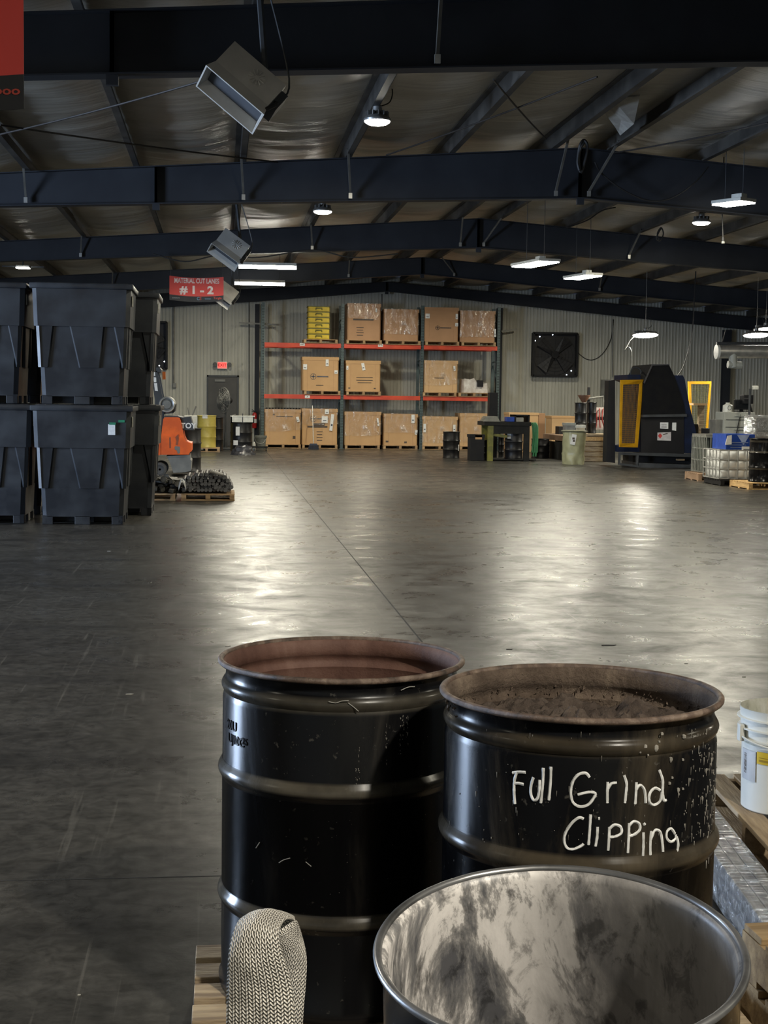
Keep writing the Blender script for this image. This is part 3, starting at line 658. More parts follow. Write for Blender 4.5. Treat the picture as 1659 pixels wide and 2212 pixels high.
# ================================================================== BANNERS
def banner(c0, c1, split, bottom, Y, lab, sagpx, texts, ang=0.0):
    A, B = AT(*c0, Y), AT(*c1, Y); zs = AT(c1[0], split, Y).z; zb = AT(c1[0], bottom, Y).z; c = Vector(((A.x+B.x)/2, Y, B.z)); Wd = B.x-A.x
    t = thing('hanging_banner', lab, 'banner', c, group='red lane banners')
    def sheet(z0, z1, m, nm):
        mb = MB(); n = 16; vs = []; fs = []
        for th in (0, .004):
            for i in range(n+1):
                u = i/n; x = (u-.5)*Wd; yy = .05*sin(u*pi)*1.0+th; dz = -sagpx*4*u*(1-u); vs += [(x, yy, z0-c.z+dz), (x, yy, z1-c.z+dz)]
        o = 2*(n+1)
        for i in range(n): fs += [(2*i, 2*i+2, 2*i+3, 2*i+1), (o+2*i, o+2*i+1, o+2*i+3, o+2*i+2), (2*i, 2*i+1, o+2*i+1, o+2*i), (2*i, o+2*i, o+2*i+2, 2*i+2)][:2]
        fs += [(0, 1, o+1, o), (2*n, o+2*n, o+2*n+1, 2*n+1)]
        mb.add(vs, fs); mb.build(nm, m, t)
    sheet(zs, B.z, redb, 'red_panel'); sheet(zb, zs, blkb, 'black_panel')
    for txt, px, py, size, m, bold, sx in texts:
        p = AT(px, py, Y); u = (p.x-A.x)/Wd; vs, fs = text_mesh(txt, size, .001, bold); mb = MB()
        mb.add(vs, fs, Matrix.Translation((p.x-c.x, -.003, p.z-c.z)) @ FACE @ Matrix.Diagonal((sx, 1, 1, 1)))
        # follow the curved sheet
        mb.v = [(x, y+.05*sin(max(0, min(1, x/Wd+.5))*pi), z) for x, y, z in mb.v]
        mb.build('lettering', m, t)
    mb = MB()
    for s_ in (-1, 1): mb.tube([(s_*Wd*.48, .002, 0), (s_*Wd*.48, .002, ztop(c.x)-c.z)], .004, 5)
    mb.build('hanging_cord', char, t)
    return t
logo_r = M('logo_red', (.42, .05, .03), .6); logo_w = M('logo_grey', (.16, .17, .18), .6); logo_b = M('logo_blue', (.10, .22, .34), .6)
banner((366, 590), (483, 598), 638, 650, 33, 'red hanging banner reading MATERIAL CUT LANES # 1 - 2 above the bins', .035,
       [('MATERIAL CUT LANES', 425, 607, .150, sgn, .0035, .66), ('# 1 - 2', 425, 627, .235, sgn, .010, 1.15), ('ommm', 380, 643, .06, logo_w, .001, 1), ('C', 428, 645, .09, logo_b, .003, 1), ('S', 433, 645, .09, logo_r, .003, 1), ('oooon', 449, 645, .05, logo_b, .001, 1), ('Turgiis', 470, 644, .065, logo_r, .002, 1)])
banner((-640, -100), (50, -100), 160, 235, 5.2, 'large red and black banner cut off by the left top corner', .02, [('oooo', 4, 195, .04, logo_r, .001, 1.4)])

# ================================================================== GENERIC THINGS
def pallet(loc, label, w=1.2, d=1.0, h=.13, rz=0, m=None, group=None, nb=7, detail=False, cat='pallet'):
    m = m or wood; t = thing('wooden_pallet' if m not in (dkpl,) else 'plastic_pallet', label, cat, loc, rz, group)
    th = .018; sh = h-2*th; bw = w/nb*.80
    if detail:
        for k in range(nb):
            mb = MB(); yy = -d/2+bw/2*(d/w)+(d-bw*(d/w))*k/(nb-1)
            mb.box((random.uniform(-.006, .006), yy, h-th/2), (w, d/nb*.74, th), bev=.003); mb.build('deck_board', m, t)
        for x in (-w/2+.02, 0, w/2-.02): mb = MB(); mb.box((x, 0, th+sh/2), (.04, d, sh)); mb.build('stringer', m, t)
        for y in (-d/2+.05, 0, d/2-.05): mb = MB(); mb.box((0, y, th/2), (w, .09, th)); mb.build('bottom_board', m, t)
    else:
        mb = MB()
        for k in range(nb): mb.box((0, -d/2+d*(k+.5)/nb, h-th/2), (w, d/nb*.78, th))
        mb.build('deck', m, t)
        for x in (-w/2+.04, 0, w/2-.04): mb = MB(); mb.box((x, 0, th+sh/2), (.07, d, sh)); mb.build('stringer', m, t)
        mb = MB()
        for y in (-d/2+.05, 0, d/2-.05): mb.box((0, y, th/2), (w, .09, th))
        mb.build('bottom_boards', m, t)
    return t
def drum_profile(R, H, hoops, n0=0.0):
    p = [(R*.97, 0), (R+.006, .004), (R+.006, .022), (R, .03)]
    for z, a in hoops: p += [(R, z-.028), (R+a*.5, z-.017), (R+a, z-.006), (R+a, z+.006), (R+a*.5, z+.017), (R, z+.028)]
    p += [(R, H-.03), (R, H-.012)]
    return p
def drum(loc, label, R=.285, H=.86, m=None, group='closed drums', lid=True, labels=(), rz=0, lidm=None, nm='steel_drum', cat='drum'):
    m = m or blk_far; t = thing(nm, label, cat, loc, rz, group)
    mb = MB(); mb.lathe(drum_profile(R, H, [(H*.33, .011), (H*.66, .011)]), 28); mb.build('body', m, t, True)
    mb = MB(); mb.tube([((R+.004)*cos(2*pi*k/28), (R+.004)*sin(2*pi*k/28), H-.008) for k in range(28)], .011, 6, closed=True); mb.build('rim', m, t, True)
    mb = MB(); mb.lathe([(R-.002, H-.012), (R-.02, H-.004), (R-.04, H-.02), (0, H-.02)] if lid else [(R-.01, H-.09), (0, H-.09)], 28); mb.build('lid' if lid else 'contents', lidm or m, t, True)
    for (an, z, w_, h_, lm) in labels:
        mb = MB(); vs = []; n = 5
        for i in range(n+1):
            a = radians(an)+(i/n-.5)*w_/R; vs += [((R+.012)*sin(a), -(R+.012)*cos(a), z-h_/2), ((R+.012)*sin(a), -(R+.012)*cos(a), z+h_/2)]
        vs += [(x*.994, y*.994, zz) for x, y, zz in vs]; o = 2*(n+1)
        fs = [(2*i, 2*i+2, 2*i+3, 2*i+1) for i in range(n)]+[(o+2*i, o+2*i+1, o+2*i+3, o+2*i+2) for i in range(n)]
        mb.add(vs, fs); mb.build('paper_label', lm, t)
    return t
def PXZ(px0, px1, Y):       # x-extent between two columns of the photo
    return AT(px0, 950, Y).x, AT(px1, 950, Y).x
def GZ(px, py, Y): return AT(px, py, Y).z
def poly(nm, pts, Y, depth, m, parent, base, dy=0, smooth=False):
    P = [AT(x, y, Y)-Vector(base)+Vector((0, dy, 0)) for x, y in pts]; mb = MB(); mb.prism(P, (0, depth, 0)); return mb.build(nm, m, parent, smooth)

# ================================================================== BULK BINS
def make_bin(W=1.19, D=1.15, H=1.42):
    t = thing('bulk_bin', 'bin', 'bin', (0, 0, 0), group='black plastic bulk bins')
    # tiers: (z0, z1, half width bottom, half width top)
    zz = [0, .115, .43, .91, 1.345, H]
    def tier(z0, z1, a0, a1, bev=.02):
        mb = MB(); r = D/W
        bm = bmesh.new()
        def ringv(a, z):
            c = .05; A = a; B = a*r
            return [(-A+c, -B, z), (A-c, -B, z), (A, -B+c, z), (A, B-c, z), (A-c, B, z), (-A+c, B, z), (-A, B-c, z), (-A, -B+c, z)]
        v = ringv(a0, z0)+ringv(a1, z1); fs = [(i, (i+1) % 8, 8+(i+1) % 8, 8+i) for i in range(8)]+[tuple(range(8))[::-1], tuple(range(8, 16))]
        bm.free(); mb.add(v, fs); return mb
    # foot with fork pockets
    a = .470; r = D/W
    mb = MB(); h0 = .105
    for s_ in (-1, 1):
        for (x0, x1) in ((-a, -.348), (-.094, .085), (.338, a)):
            mb.b2((x0, s_*a*r, 0), (x1, s_*(a*r-.06), h0), bev=.006)
        for (y0, y1) in ((-a*r+.0, -.36), (-.09, .09), (.36, a*r)):
            mb.b2((s_*a, y0, 0), (s_*(a-.06), y1, h0), bev=.006)
    mb.b2((-.10, -.10, 0), (.10, .10, h0)); mb.b2((-a+.06, -a*r+.45, .004), (a-.17, a*r-.06, h0)); mb.b2((-a, -a*r, h0-.012), (a, a*r, h0)); mb.build('fork_feet', binm, t)
    b1 = tier(h0, .43, .470, .485); b1.build('base_tier', binm, t, True)
    # ribbed middle tier: raised trapezoids over a recessed core
    mc = tier(.43, .91, .480, .500); mc.build('recessed_core', binm, t, True)
    rb = MB()
    def rib(axis, sgn, x0b, x1b, x0t, x1t):
        z0, z1 = .43, .91; o = .036; r0 = .480*(r if axis == 'y' else 1)-.01; r1 = .500*(r if axis == 'y' else 1)-.01; fo0 = r0+o; fo1 = r1+o
        P = [(x0b, r0, z0), (x1b, r0, z0), (x1t, r1, z1), (x0t, r1, z1), (x0b+.024, fo0, z0), (x1b-.024, fo0, z0), (x1t-.024, fo1, z1), (x0t+.024, fo1, z1)]
        V = [((x, sgn*y, z) if axis == 'y' else (sgn*y, x, z)) for x, y, z in P]
        rb.add(V, [(0, 1, 2, 3), (4, 5, 6, 7), (0, 1, 5, 4), (1, 2, 6, 5), (2, 3, 7, 6), (3, 0, 4, 7)])
    for ax in ('y', 'x'):
        for s_ in (-1, 1):
            rib(ax, s_, -.50, -.375, -.525, -.315); rib(ax, s_, -.045, .215, -.15, .27); rib(ax, s_, .455, .505, .36, .53)
    rb.build('raised_ribs', binm, t)
    tier(.91, 1.345, .553, .568).build('upper_tier', binm, t, True)
    lid = MB(); lid.box((0, 0, 1.375), (W, D, .065), bev=.018); lid.box((0, 0, 1.405), (W*.9, D*.9, .02), bev=.006)
    lid.build('lid_rim', binm, t, True)
    mb = MB(); mb.box((.577, -.36, 1.22), (.006, .17, .12)); mb.build('side_placard', M('placard', (.30, .29, .24), .6, 0, (.12, .12, .10), 60), t)
    return t
B0 = make_bin()
xb = (FL(92, 1133).x+FL(265, 1133).x)/2; yb = 17.5+.47
def putbin(x, y, z, lab, first=False):
    if first: B0.location = (x, y, z); B0['label'] = lab; return B0
    return copy_tree(B0, (x, y, z), 0, lab)
b_low = putbin(xb, yb, 0, 'black bulk bin with white tag, bottom of the front right stack', True)
z2 = AT(180, 877, 17.5).z
putbin(xb, yb, 1.42, 'black bulk bin without tag, top of the front right stack')
xl = FL(40, 1131).x
putbin(xl-.475+.07, yb+.12, 0, 'black bulk bin cut by the left edge, bottom of its stack')
putbin(xl-.475-.0, yb+.12, 1.42, 'black bulk bin cut by the left edge, top of its stack')
putbin(xl-.475+.1, yb+1.45, 0, 'black bulk bin behind the left edge stack, bottom one, seen in the gap')
putbin(xl-.475+.1, yb+1.45, 1.42, 'black bulk bin behind the left edge stack, top one, seen in the gap')
putbin(xb+.27, yb+1.33, 0, 'black bulk bin half hidden behind the front right stack, bottom one')
putbin(xb+.25, yb+1.33, 1.42, 'black bulk bin half hidden behind the front right stack, top one')
mb = MB(); p = AT(241, 928, 17.4); dz = p-b_low.location; bt = Vector((dz.x, -.565, dz.z))
mb.box(bt, (.083, .006, .125)); tg = mb.build('paper_tag', paper, b_low); tg['label'] = 'white paper tag'
mb = MB(); mb.box(bt+Vector((.01, -.003, .07)), (.075, .007, .028)); mb.box(bt+Vector((.115, .002, .10)), (.075, .007, .028)); mb.build('green_tape', greent, b_low)
# light steel straps ends / debris lying on the lower bin lid
p = Vector((xb+.05, yb-.56, 1.42))

# ================================================================== FORKLIFT
Yk = 28.0
bs = AT(345, 1030, Yk); bs = Vector((AT(370, 1000, Yk).x, Yk+.5, 0))
tk = thing('forklift', 'orange forklift truck standing behind the black bin stacks', 'forklift', bs)
def zp(x, y): return (290+x/5.3516, 760+y/5.3516)
def fk(nm, pts, m, dy=0, depth=1.0, sm=False): return poly(nm, [zp(*p) for p in pts], Yk, depth, m, tk, bs, dy)
fk('engine_hood', [(312, 965), (335, 775), (355, 756), (500, 757), (525, 765), (540, 800), (575, 985), (312, 985)], orange)
fk('counterweight', [(312, 962), (575, 985), (598, 1035), (625, 1048), (665, 1056), (663, 1150), (645, 1158), (630, 1188), (312, 1190)], orange, -.02, 1.04)
fk('side_panel', [(188, 966), (308, 964), (308, 1190), (160, 1228), (100, 1230), (100, 1080), (158, 1072)], orange, 0, 1.0)
fk('chassis', [(370, 1205), (645, 1192), (648, 1245), (662, 1262), (655, 1375), (600, 1392), (450, 1400), (415, 1290), (385, 1225)], grey, .02, .96)
fk('scuffed_paint', [(465, 1100), (480, 1088), (520, 1095), (530, 1100), (528, 1170), (505, 1178), (492, 1140), (470, 1130)], grey, -.025, .01)
fk('scuffed_paint', [(408, 990), (418, 985), (420, 1115), (410, 1112)], char, -.025, .01)
fk('scuffed_paint', [(475, 985), (510, 950), (516, 1000), (505, 1080), (480, 1075), (490, 1030)], M('scuff_brown', (.30, .08, .03), .6), -.025, .01)
fk('overhead_guard_pillar', [(188, 232), (262, 220), (285, 300), (332, 560), (330, 705), (308, 930), (200, 930), (236, 700), (238, 560), (205, 330)], char, .04, .09)
fk('overhead_guard_pillar', [(188, 232), (262, 220), (285, 300), (332, 560), (330, 705), (308, 930), (200, 930), (236, 700), (238, 560), (205, 330)], char, .87, .09)
fk('overhead_guard_roof', [(-260, 182), (290, 180), (310, 205), (305, 240), (290, 236), (-260, 215)], char, .04, .92)
fk('pillar_base', [(185, 966), (205, 905), (312, 905), (308, 966)], char, 0, 1.0)
fk('rear_cover', [(345, 745), (500, 742), (560, 760), (650, 750), (690, 905), (565, 905), (545, 780), (525, 760), (345, 757)], char, .06, .9)
fk('white_stripe', [(217, 292), (252, 296), (255, 350), (228, 352)], paper, .033, .006)
fk('white_stripe', [(228, 362), (262, 360), (272, 455), (238, 450)], paper, .033, .006)
fk('sticker', [(262, 690), (285, 682), (305, 695), (305, 728), (264, 728)], paper, .033, .006)
fk('sticker', [(218, 245), (238, 230), (242, 280), (220, 278)], paper, .033, .006)
fk('sticker', [(252, 845), (275, 838), (302, 850), (282, 862), (255, 860)], M('teal_sticker', (.25, .42, .36), .6), .033, .006)
fk('amber_beacon', [(318, 225), (352, 228), (355, 315), (320, 318)], amber, .3, .12)
c = AT(*zp(375, 610), Yk)-bs; mb = MB(); r = AT(*zp(470, 610), Yk).x-AT(*zp(375, 610), Yk).x
mb.lathe([(0, -.02), (r*.5, -.02), (r*.62, .0), (r*.75, .0), (r, .03), (r, .75), (r*.8, .8), (0, .8)], 28, mtx=Matrix.Translation((c.x, .05-.5, c.z)) @ Matrix.Rotation(radians(-90), 4, 'X')); o = mb.build('gas_tank', grey, tk, True)
mb = MB(); mb.tube([(c.x+r*.86*cos(2*pi*k/24), -.47, c.z+r*.86*sin(2*pi*k/24)) for k in range(24)], .022, 6, closed=True); mb.build('tank_collar', galv, tk, True)
fk('tank_bracket', [(340, 690), (470, 690), (482, 600), (462, 640), (440, 712), (340, 720)], char, .1, .6)
wc = AT(*zp(295, 1360), Yk)-bs; wr_ = wc.z
for yy in (-.50, .28):
    mb = MB(); mb.lathe([(wr_*.5, -.0), (wr_*.62, -.01), (wr_*.93, 0), (wr_, .03), (wr_, .19), (wr_*.93, .22), (wr_*.5, .22)], 32, mtx=Matrix.Translation((wc.x, yy, wc.z)) @ Matrix.Rotation(radians(-90), 4, 'X')); tt = mb.build('tyre', rubber, tk, True)
    mb = MB(); mb.lathe([(0, .0), (wr_*.16, .0), (wr_*.18, .03), (wr_*.46, .05), (wr_*.50, .01), (wr_*.52, .2), (0, .2)], 24, mtx=Matrix.Translation((wc.x, yy, wc.z)) @ Matrix.Rotation(radians(-90), 4, 'X')); mb.build('wheel_hub', char, tt, True)
vs, f_ = text_mesh('TOY', .14, .002, .004); p = AT(*zp(625, 858), Yk)-bs; mb = MB(); mb.add(vs, f_, Matrix.Translation((p.x, .055-.5, p.z)) @ FACE); mb.build('lettering', paper, tk)
# mast and front wheel, hidden behind the bins from here
mb = MB(); mb.b2((-1.75, -.35, .1), (-1.62, .35, 2.1)); mb.build('mast', char, tk); mb = MB(); mb.b2((-1.62, -.45, .18), (-.62, .45, .5)); mb.build('chassis', grey, tk)
mb = MB(); mb.b2((-2.7, -.32, .05), (-1.74, -.22, .09)); mb.b2((-2.7, .22, .05), (-1.74, .32, .09)); mb.build('forks', char, tk)
for yy in (-.5, .3):
    mb = MB(); mb.lathe([(0, 0), (wr_*1.05, .02), (wr_*1.05, .2), (0, .22)], 24, mtx=Matrix.Translation((-1.35, yy, wr_*1.05)) @ Matrix.Rotation(radians(-90), 4, 'X')); mb.build('tyre', rubber, tk, True)

# ================================================================== BARS ON PALLETS
def bars_pallet():
    Yp = 21.6; x0, x1 = AT(391, 1085, Yp).x, AT(507, 1085, Yp).x; cx = (x0+x1)/2; w_ = x1-x0
    h = AT(450, 1067, Yp).z
    pt = pallet((cx, Yp+.5, 0), 'wooden pallet under the stack of round steel bars', w_, 1.0, h, m=wood, group='pallets on the left')
    # bars: rows seen end on
    rows = [(1059, 391, 500, 13), (1053, 392, 503, 14), (1046, 390, 500, 13), (1039, 393, 495, 11), (1032, 402, 489, 9), (1026, 420, 480, 6)]
    k = 0
    z = h; first = None
    src = None
    for ri, (py, a, b, n) in enumerate(rows):
        for i in range(n):
            r = random.choice((.026, .030, .033, .036, .028)); px = a+(b-a)*(i+.5+random.uniform(-.18, .18))/n
            if ri == 0: px = max(px, 394)
            p = AT(px, py, Yp); zz = max(p.z, h+r+.002) if ri == 0 else p.z; ln = random.uniform(.86, 1.0); yo = random.uniform(-.06, .04)
            t = thing('steel_bar', 'dark round steel bar stacked end-on on the wooden pallet by the forklift', 'steel bar', (p.x, Yp+.1+yo, zz), 0, 'round steel bars on the pallet')
            if src is None or random.random() < .12 or True:
                key = (r,)
                if key not in BARM:
                    mb = MB(); mb.lathe([(r, 0), (r, .9)], 12, mtx=Matrix.Rotation(radians(-90), 4, 'X')); a_ = mb.build('bar_body', steelside, t, True)
                    mb = MB(); mb.lathe([(0, -.004), (r*.93, -.004), (r*.99, .001)], 12, mtx=Matrix.Rotation(radians(-90), 4, 'X')); mb.cap1 = True; b_ = mb.build('sawn_end', steelbar, t)
                    BARM[key] = (a_, b_)
                else:
                    for q in BARM[key]: c_ = q.copy(); COL.objects.link(c_); c_.parent = t
    mb = MB(); mb.tube([AT(455, 1021, Yp)-AT(470, 1025, Yp), AT(482, 1029, Yp)-AT(470, 1025, Yp)], [.028, .02], 8); o = mb.build('pale_bar', M('pale_bar_skin', (.50, .48, .44), .5)); o.location = AT(470, 1025, Yp)+Vector((0, .04, .02)); ident(o, 'short pale bar lying on top of the steel bars', 'bar')
    p = AT(394, 1033, Yp)
    rg = MB(); vs = []; n = 7
    for j in range(n):
        for i in range(n): u, v = i/(n-1)-.5, j/(n-1); vs.append((u*.10+.02*noise.noise((i, j, 2)), .03*noise.noise((i*.9, j*.8, 5))-.05*v, -v*.06+.03*noise.noise((i*.7, j, 1))-.06*u*u*8))
    rg.add(vs, [(j*n+i, j*n+i+1, (j+1)*n+i+1, (j+1)*n+i) for j in range(n-1) for i in range(n-1)]); o = rg.build('rag', paper, None, True); o.location = p; mod = o.modifiers.new('s', 'SOLIDIFY'); mod.thickness = .008
    ident(o, 'white rag draped on the left corner of the bar stack', 'rag')
    # left pallet with scrap
    x0, x1 = AT(300, 1085, Yp).x, AT(379, 1085, Yp).x
    pallet(((x0+x1)/2-.2, Yp+.5, 0), 'wooden pallet of flat scrap pieces beside the bar stack', x1-x0+.4, 1.0, h, m=wood, group='pallets on the left')
    sh = {}
    for k in range(46):
        px = random.uniform(318, 376); top = 1033+abs(px-345)*.22; py = random.uniform(top, 1062); p = AT(px, py, Yp)
        lz = max(p.z, h+.03)
        mb = MB()
        kind = k % 4
        if kind == 0: mb.box((0, 0, 0), (.16, .3, .035), bev=.004)
        elif kind == 1: mb.box((0, 0, 0), (.07, .5, .05), bev=.004)
        elif kind == 2: mb.lathe([(.045, -.2), (.045, .2)], 8, mtx=Matrix.Rotation(radians(80), 4, 'X'))
        else: mb.prism([(-.1, 0, -.02), (.09, 0, -.03), (.05, 0, .03), (-.06, 0, .025)], (0, .4, 0))
        o = mb.build('scrap_piece', scrapm); o.location = (p.x, Yp+.12+random.uniform(0, .3), lz); o.rotation_euler = (random.uniform(-.15, .15), random.uniform(-.3, .3), random.uniform(-.9, .9))
        ident(o, 'dark flat metal offcut in the heap on the left small pallet', 'scrap metal', 'metal offcuts on the left pallet')
BARM = {}
bars_pallet()

# ================================================================== BY THE EXIT DOOR
def onfloor(px, py): v = FL(px, py); return v
# black drum just behind the forklift's counterweight
x0, x1 = PXZ(397, 424, 29.6)
drum(((x0+x1)/2-.07, 29.9, 0), 'black drum standing right behind the orange forklift, dented dark top', R=.285, H=.88)
# yellow drum on its pallet
Y0 = 40.6; zd = GZ(446, 972, Y0)
x0, x1 = PXZ(425, 467, Y0); x0b, x1b = PXZ(418, 475, Y0)
pallet(((x0b+x1b)/2, Y0+.3, 0), 'low wooden pallet under the yellow drum', x1b-x0b, .8, .11, m=wood, group='pallets by the exit door')
drum(((x0+x1)/2, Y0+.3, .11), 'yellow closed drum with two hoops on a low wooden pallet', R=(x1-x0)/2-.01, H=AT(446, 898, Y0).z-.11, m=yeld, group=None, labels=((-10, .86, .14, .10, paper),))
x0, x1 = PXZ(455, 473, Y0+.8); drum(((x0+x1)/2-.05, Y0+1.0, .0), 'black drum hidden behind the yellow drum', R=.28, H=AT(470, 902, Y0+.8).z)
# pale items behind the forklift
p = AT(430, 905, 42.6); t = thing('white_bucket', 'white lidded bucket with red label behind the yellow drum', 'bucket', (p.x+.05, 42.8, .0))
mb = MB(); mb.lathe([(.17, 0), (.20, 1.0-.06), (.215, .95), (.215, .98), (0, .985)], 20); mb.build('body', white, t, True); mb = MB(); mb.lathe([(.207, .80), (.207, .92)], 20); mb.cap0 = mb.cap1 = True; mb.build('label_band', M('faded_red_label', (.50, .22, .16), .6), t)
p = AT(413, 900, 41.8); t = thing('crate', 'white lattice crate of scrap with rods sticking out behind the forklift', 'crate', (p.x, 42.0, 0))
mb = MB(); mb.b2((-.2, -.2, 0), (.2, .2, .98), bev=.02); mb.build('body', white, t); mb = MB(); mb.tube([(.0, 0, .9), (.13, 0, 1.24)], .02, 6); mb.tube([(-.05, 0, .9), (-.1, 0, 1.2)], .015, 6); mb.build('rods', grey, t)
# pedestal fan in front of the door
Yf = 42.2; p = AT(483, 865, Yf); b = Vector((AT(487, 975, Yf).x, Yf, 0))
t = thing('pedestal_fan', 'tall dark pedestal fan facing left in front of the exit door', 'fan', b)
hc = p-b; mt = Matrix.Translation(hc) @ Matrix.Rotation(radians(-62), 4, 'Z')
mb = MB(); mb.tube([(0, 0, .03), (0, 0, hc.z-.02)], .028, 10); mb.build('pole', char, t); mb = MB(); mb.lathe([(.30, 0), (.30, .03), (.06, .07), (.04, .5), (0, .5)], 24); mb.build('base', char, t, True)
r = .375
for yy in (-.10, .04):
    mb = MB()
    for k in range(1, 9): rr = r*k/8; mb.tube([mt @ Vector((rr*cos(2*pi*q/28), yy*(1-(rr/r)**2*.8), rr*sin(2*pi*q/28))) for q in range(28)], .006, 4, closed=True)
    for k in range(18): a = 2*pi*k/18; mb.tube([mt @ Vector((r*s_*cos(a), yy*(1-s_*s_*.8), r*s_*sin(a))) for s_ in (.1, .5, 1)], .005, 4)
    mb.build('guard_grille', grey, t)
for k in range(3):
    mb = MB(); a = radians(20+120*k); mr = mt @ Matrix.Rotation(a, 4, 'Y'); mb.add([(.05, -.02, -.03), (.32, -.04, -.12), (.34, .0, .08), (.05, .01, .04), (.05, -.01, -.03), (.32, -.03, -.12), (.34, .01, .08), (.05, .02, .04)], [(0, 1, 2, 3), (7, 6, 5, 4), (0, 4, 5, 1), (1, 5, 6, 2), (2, 6, 7, 3), (3, 7, 4, 0)], mr); mb.build('fan_blade', char, t)
mb = MB(); mb.lathe([(0, .0), (.07, .01), (.10, .05), (.10, .2), (.06, .26), (0, .27)], 20, mtx=mt @ Matrix.Rotation(radians(-90), 4, 'X')); mb.build('motor', dkpl, t, True)
# black drum with a white crate and metallic bag at its foot
Y0 = 40.2; x0, x1 = PXZ(497, 546, Y0); R = (x1-x0)/2; zt = AT(520, 914, Y0).z
drum(((x0+x1)/2, Y0+R, .03), 'black drum with two paper labels left of the racks, white crate on top', R=R-.015, H=zt-.03, labels=((-20, zt-.25, .11, .24, paper), (-32, zt-.57, .14, .13, paper)))
a, b = AT(499, 898, Y0+.2), AT(549, 914, Y0+.2); t = thing('white_crate', 'white plastic crate sitting on the black labelled drum', 'crate', ((a.x+b.x)/2, Y0+R, zt+.005))
hh = a.z-b.z; mb = MB(); W2 = (b.x-a.x)/2
mb.b2((-W2, -.25, 0), (W2, -.22, hh)); mb.b2((-W2, .22, 0), (W2, .25, hh)); mb.b2((-W2, -.25, 0), (-W2+.03, .25, hh)); mb.b2((W2-.03, -.25, 0), (W2, .25, hh)); mb.b2((-W2, -.25, 0), (W2, .25, .02)); mb.build('walls', white, t)
mb = MB(); mb.b2((-W2-.015, -.27, hh-.03), (W2+.015, .27, hh)); mb.build('rim', white, t); mb = MB(); mb.tube([(0, -.26, 0), (0, -.26, hh+.06)], .012, 6); mb.build('strap', char, t)
p = FL(513, 982); mb = MB(); vs = []; n = 14
for j in range(n):
    for i in range(n):
        u, v = i/(n-1), j/(n-1); a = u*2*pi; rr = .24+.07*noise.noise((cos(a)*2, sin(a)*2, v*3)); vs.append((rr*cos(a)*(1-.45*v)*1.35, rr*sin(a)*(1-.45*v)*.6, .24*v+.06*noise.noise((cos(a)*3, sin(a)*3, v*4+7))*(v > 0)))
mb.add(vs, [(j*n+i, j*n+(i+1) % n, (j+1)*n+(i+1) % n, (j+1)*n+i) for j in range(n-1) for i in range(n-1)]+[tuple((n-1)*n+i for i in range(n))])
bagb = M('shiny_black_film', (.02, .02, .024), .12, 0, (.05, .05, .055), 9, bmp=.9, bscale=8)
o = mb.build('crumpled_bag', bagb, None, True); o.location = (p.x+.14, p.y-.25, 0); ident(o, 'crumpled shiny black plastic bag at the foot of the labelled drum', 'bag')
# grey bucket on a dolly
Yb = 41.5; p = AT(562, 972, Yb); t = thing('wheeled_dolly', 'low black wheeled dolly beside the left rack upright', 'dolly', (p.x-.0, Yb+.25, 0))
mb = MB(); mb.b2((-.32, -.2, .09), (.22, .2, .13), bev=.01); mb.build('platform', dkpl, t)
for sx in (-.28, .18):
    for sy in (-.16, .16): mb = MB(); mb.lathe([(0, -.015), (.04, -.015), (.04, .015), (0, .015)], 12, mtx=Matrix.Translation((sx, sy, .045)) @ Matrix.Rotation(radians(90), 4, 'Y')); mb.build('caster', rubber, t)
zt = AT(562, 940, Yb).z; t = thing('grey_bucket', 'grey bucket standing on the low dolly', 'bucket', (p.x+.02, Yb+.22, .135))
mb = MB(); mb.cap1 = False; mb.lathe([(.13, 0), (.16, zt-.22), (.175, zt-.21), (.175, zt-.15), (.16, zt-.15), (.15, zt-.2), (.12, .01), (0, .01)], 24); mb.build('body', M('grey_bucket_plastic', (.17, .18, .165), .5), t, True)
mb = MB(); mb.tube(smooth_path([(-.175, 0, zt-.2), (-.12, -.16, zt-.34), (.05, -.19, zt-.36), (.175, 0, zt-.2)]), .005, 5); mb.build('handle', galv, t)
p = AT(549, 968, 42.0); t = thing('clear_bottle', 'small pale plastic bottle on the floor beside the dolly', 'bottle', (p.x, 42.0, 0)); mb = MB(); mb.lathe([(.04, 0), (.042, .18), (.015, .24), (0, .25)], 12); mb.build('body', white, t, True)
# extinguishers
def extinguisher(px0, py0, py1, Y, lab, mount='wall'):
    a, b = AT(px0, py0, Y), AT(px0, py1, Y); t = thing('fire_extinguisher', lab, 'fire extinguisher', (a.x, Y, b.z), group='fire extinguishers'); H = a.z-b.z
    mb = MB(); mb.lathe([(.06, 0), (.075, .02), (.075, H*.72), (.05, H*.82), (.02, H*.86), (0, H*.86)], 16); mb.build('cylinder', red, t, True)
    mb = MB(); mb.box((0, 0, H*.9), (.05, .05, H*.09)); mb.tube([(-.02, 0, H*.93), (-.08, 0, H)], .012, 5); mb.tube([(-.02, 0, H*.88), (-.09, 0, H*.92)], .012, 5); mb.build('valve_and_lever', dkpl, t)
    mb = MB(); mb.tube(smooth_path([(.02, 0, H*.9), (.10, 0, H*.8), (.09, 0, H*.4), (.085, 0, H*.2)]), .013, 6); mb.build('hose', dkpl, t); mb = MB(); mb.lathe([(.0765, H*.28), (.0765, H*.5)], 16); mb.build('label', paper, t)
    mb = MB(); mb.box((0, .1, H*.5), (.05, .06, .2)); mb.build('bracket', char, t)
extinguisher(550, 885, 925, 45.06, 'red fire extinguisher hung on the wall column left of the racks')
extinguisher(322, 812, 838, 45.36, 'red fire extinguisher on the wall behind the forklift pillar')
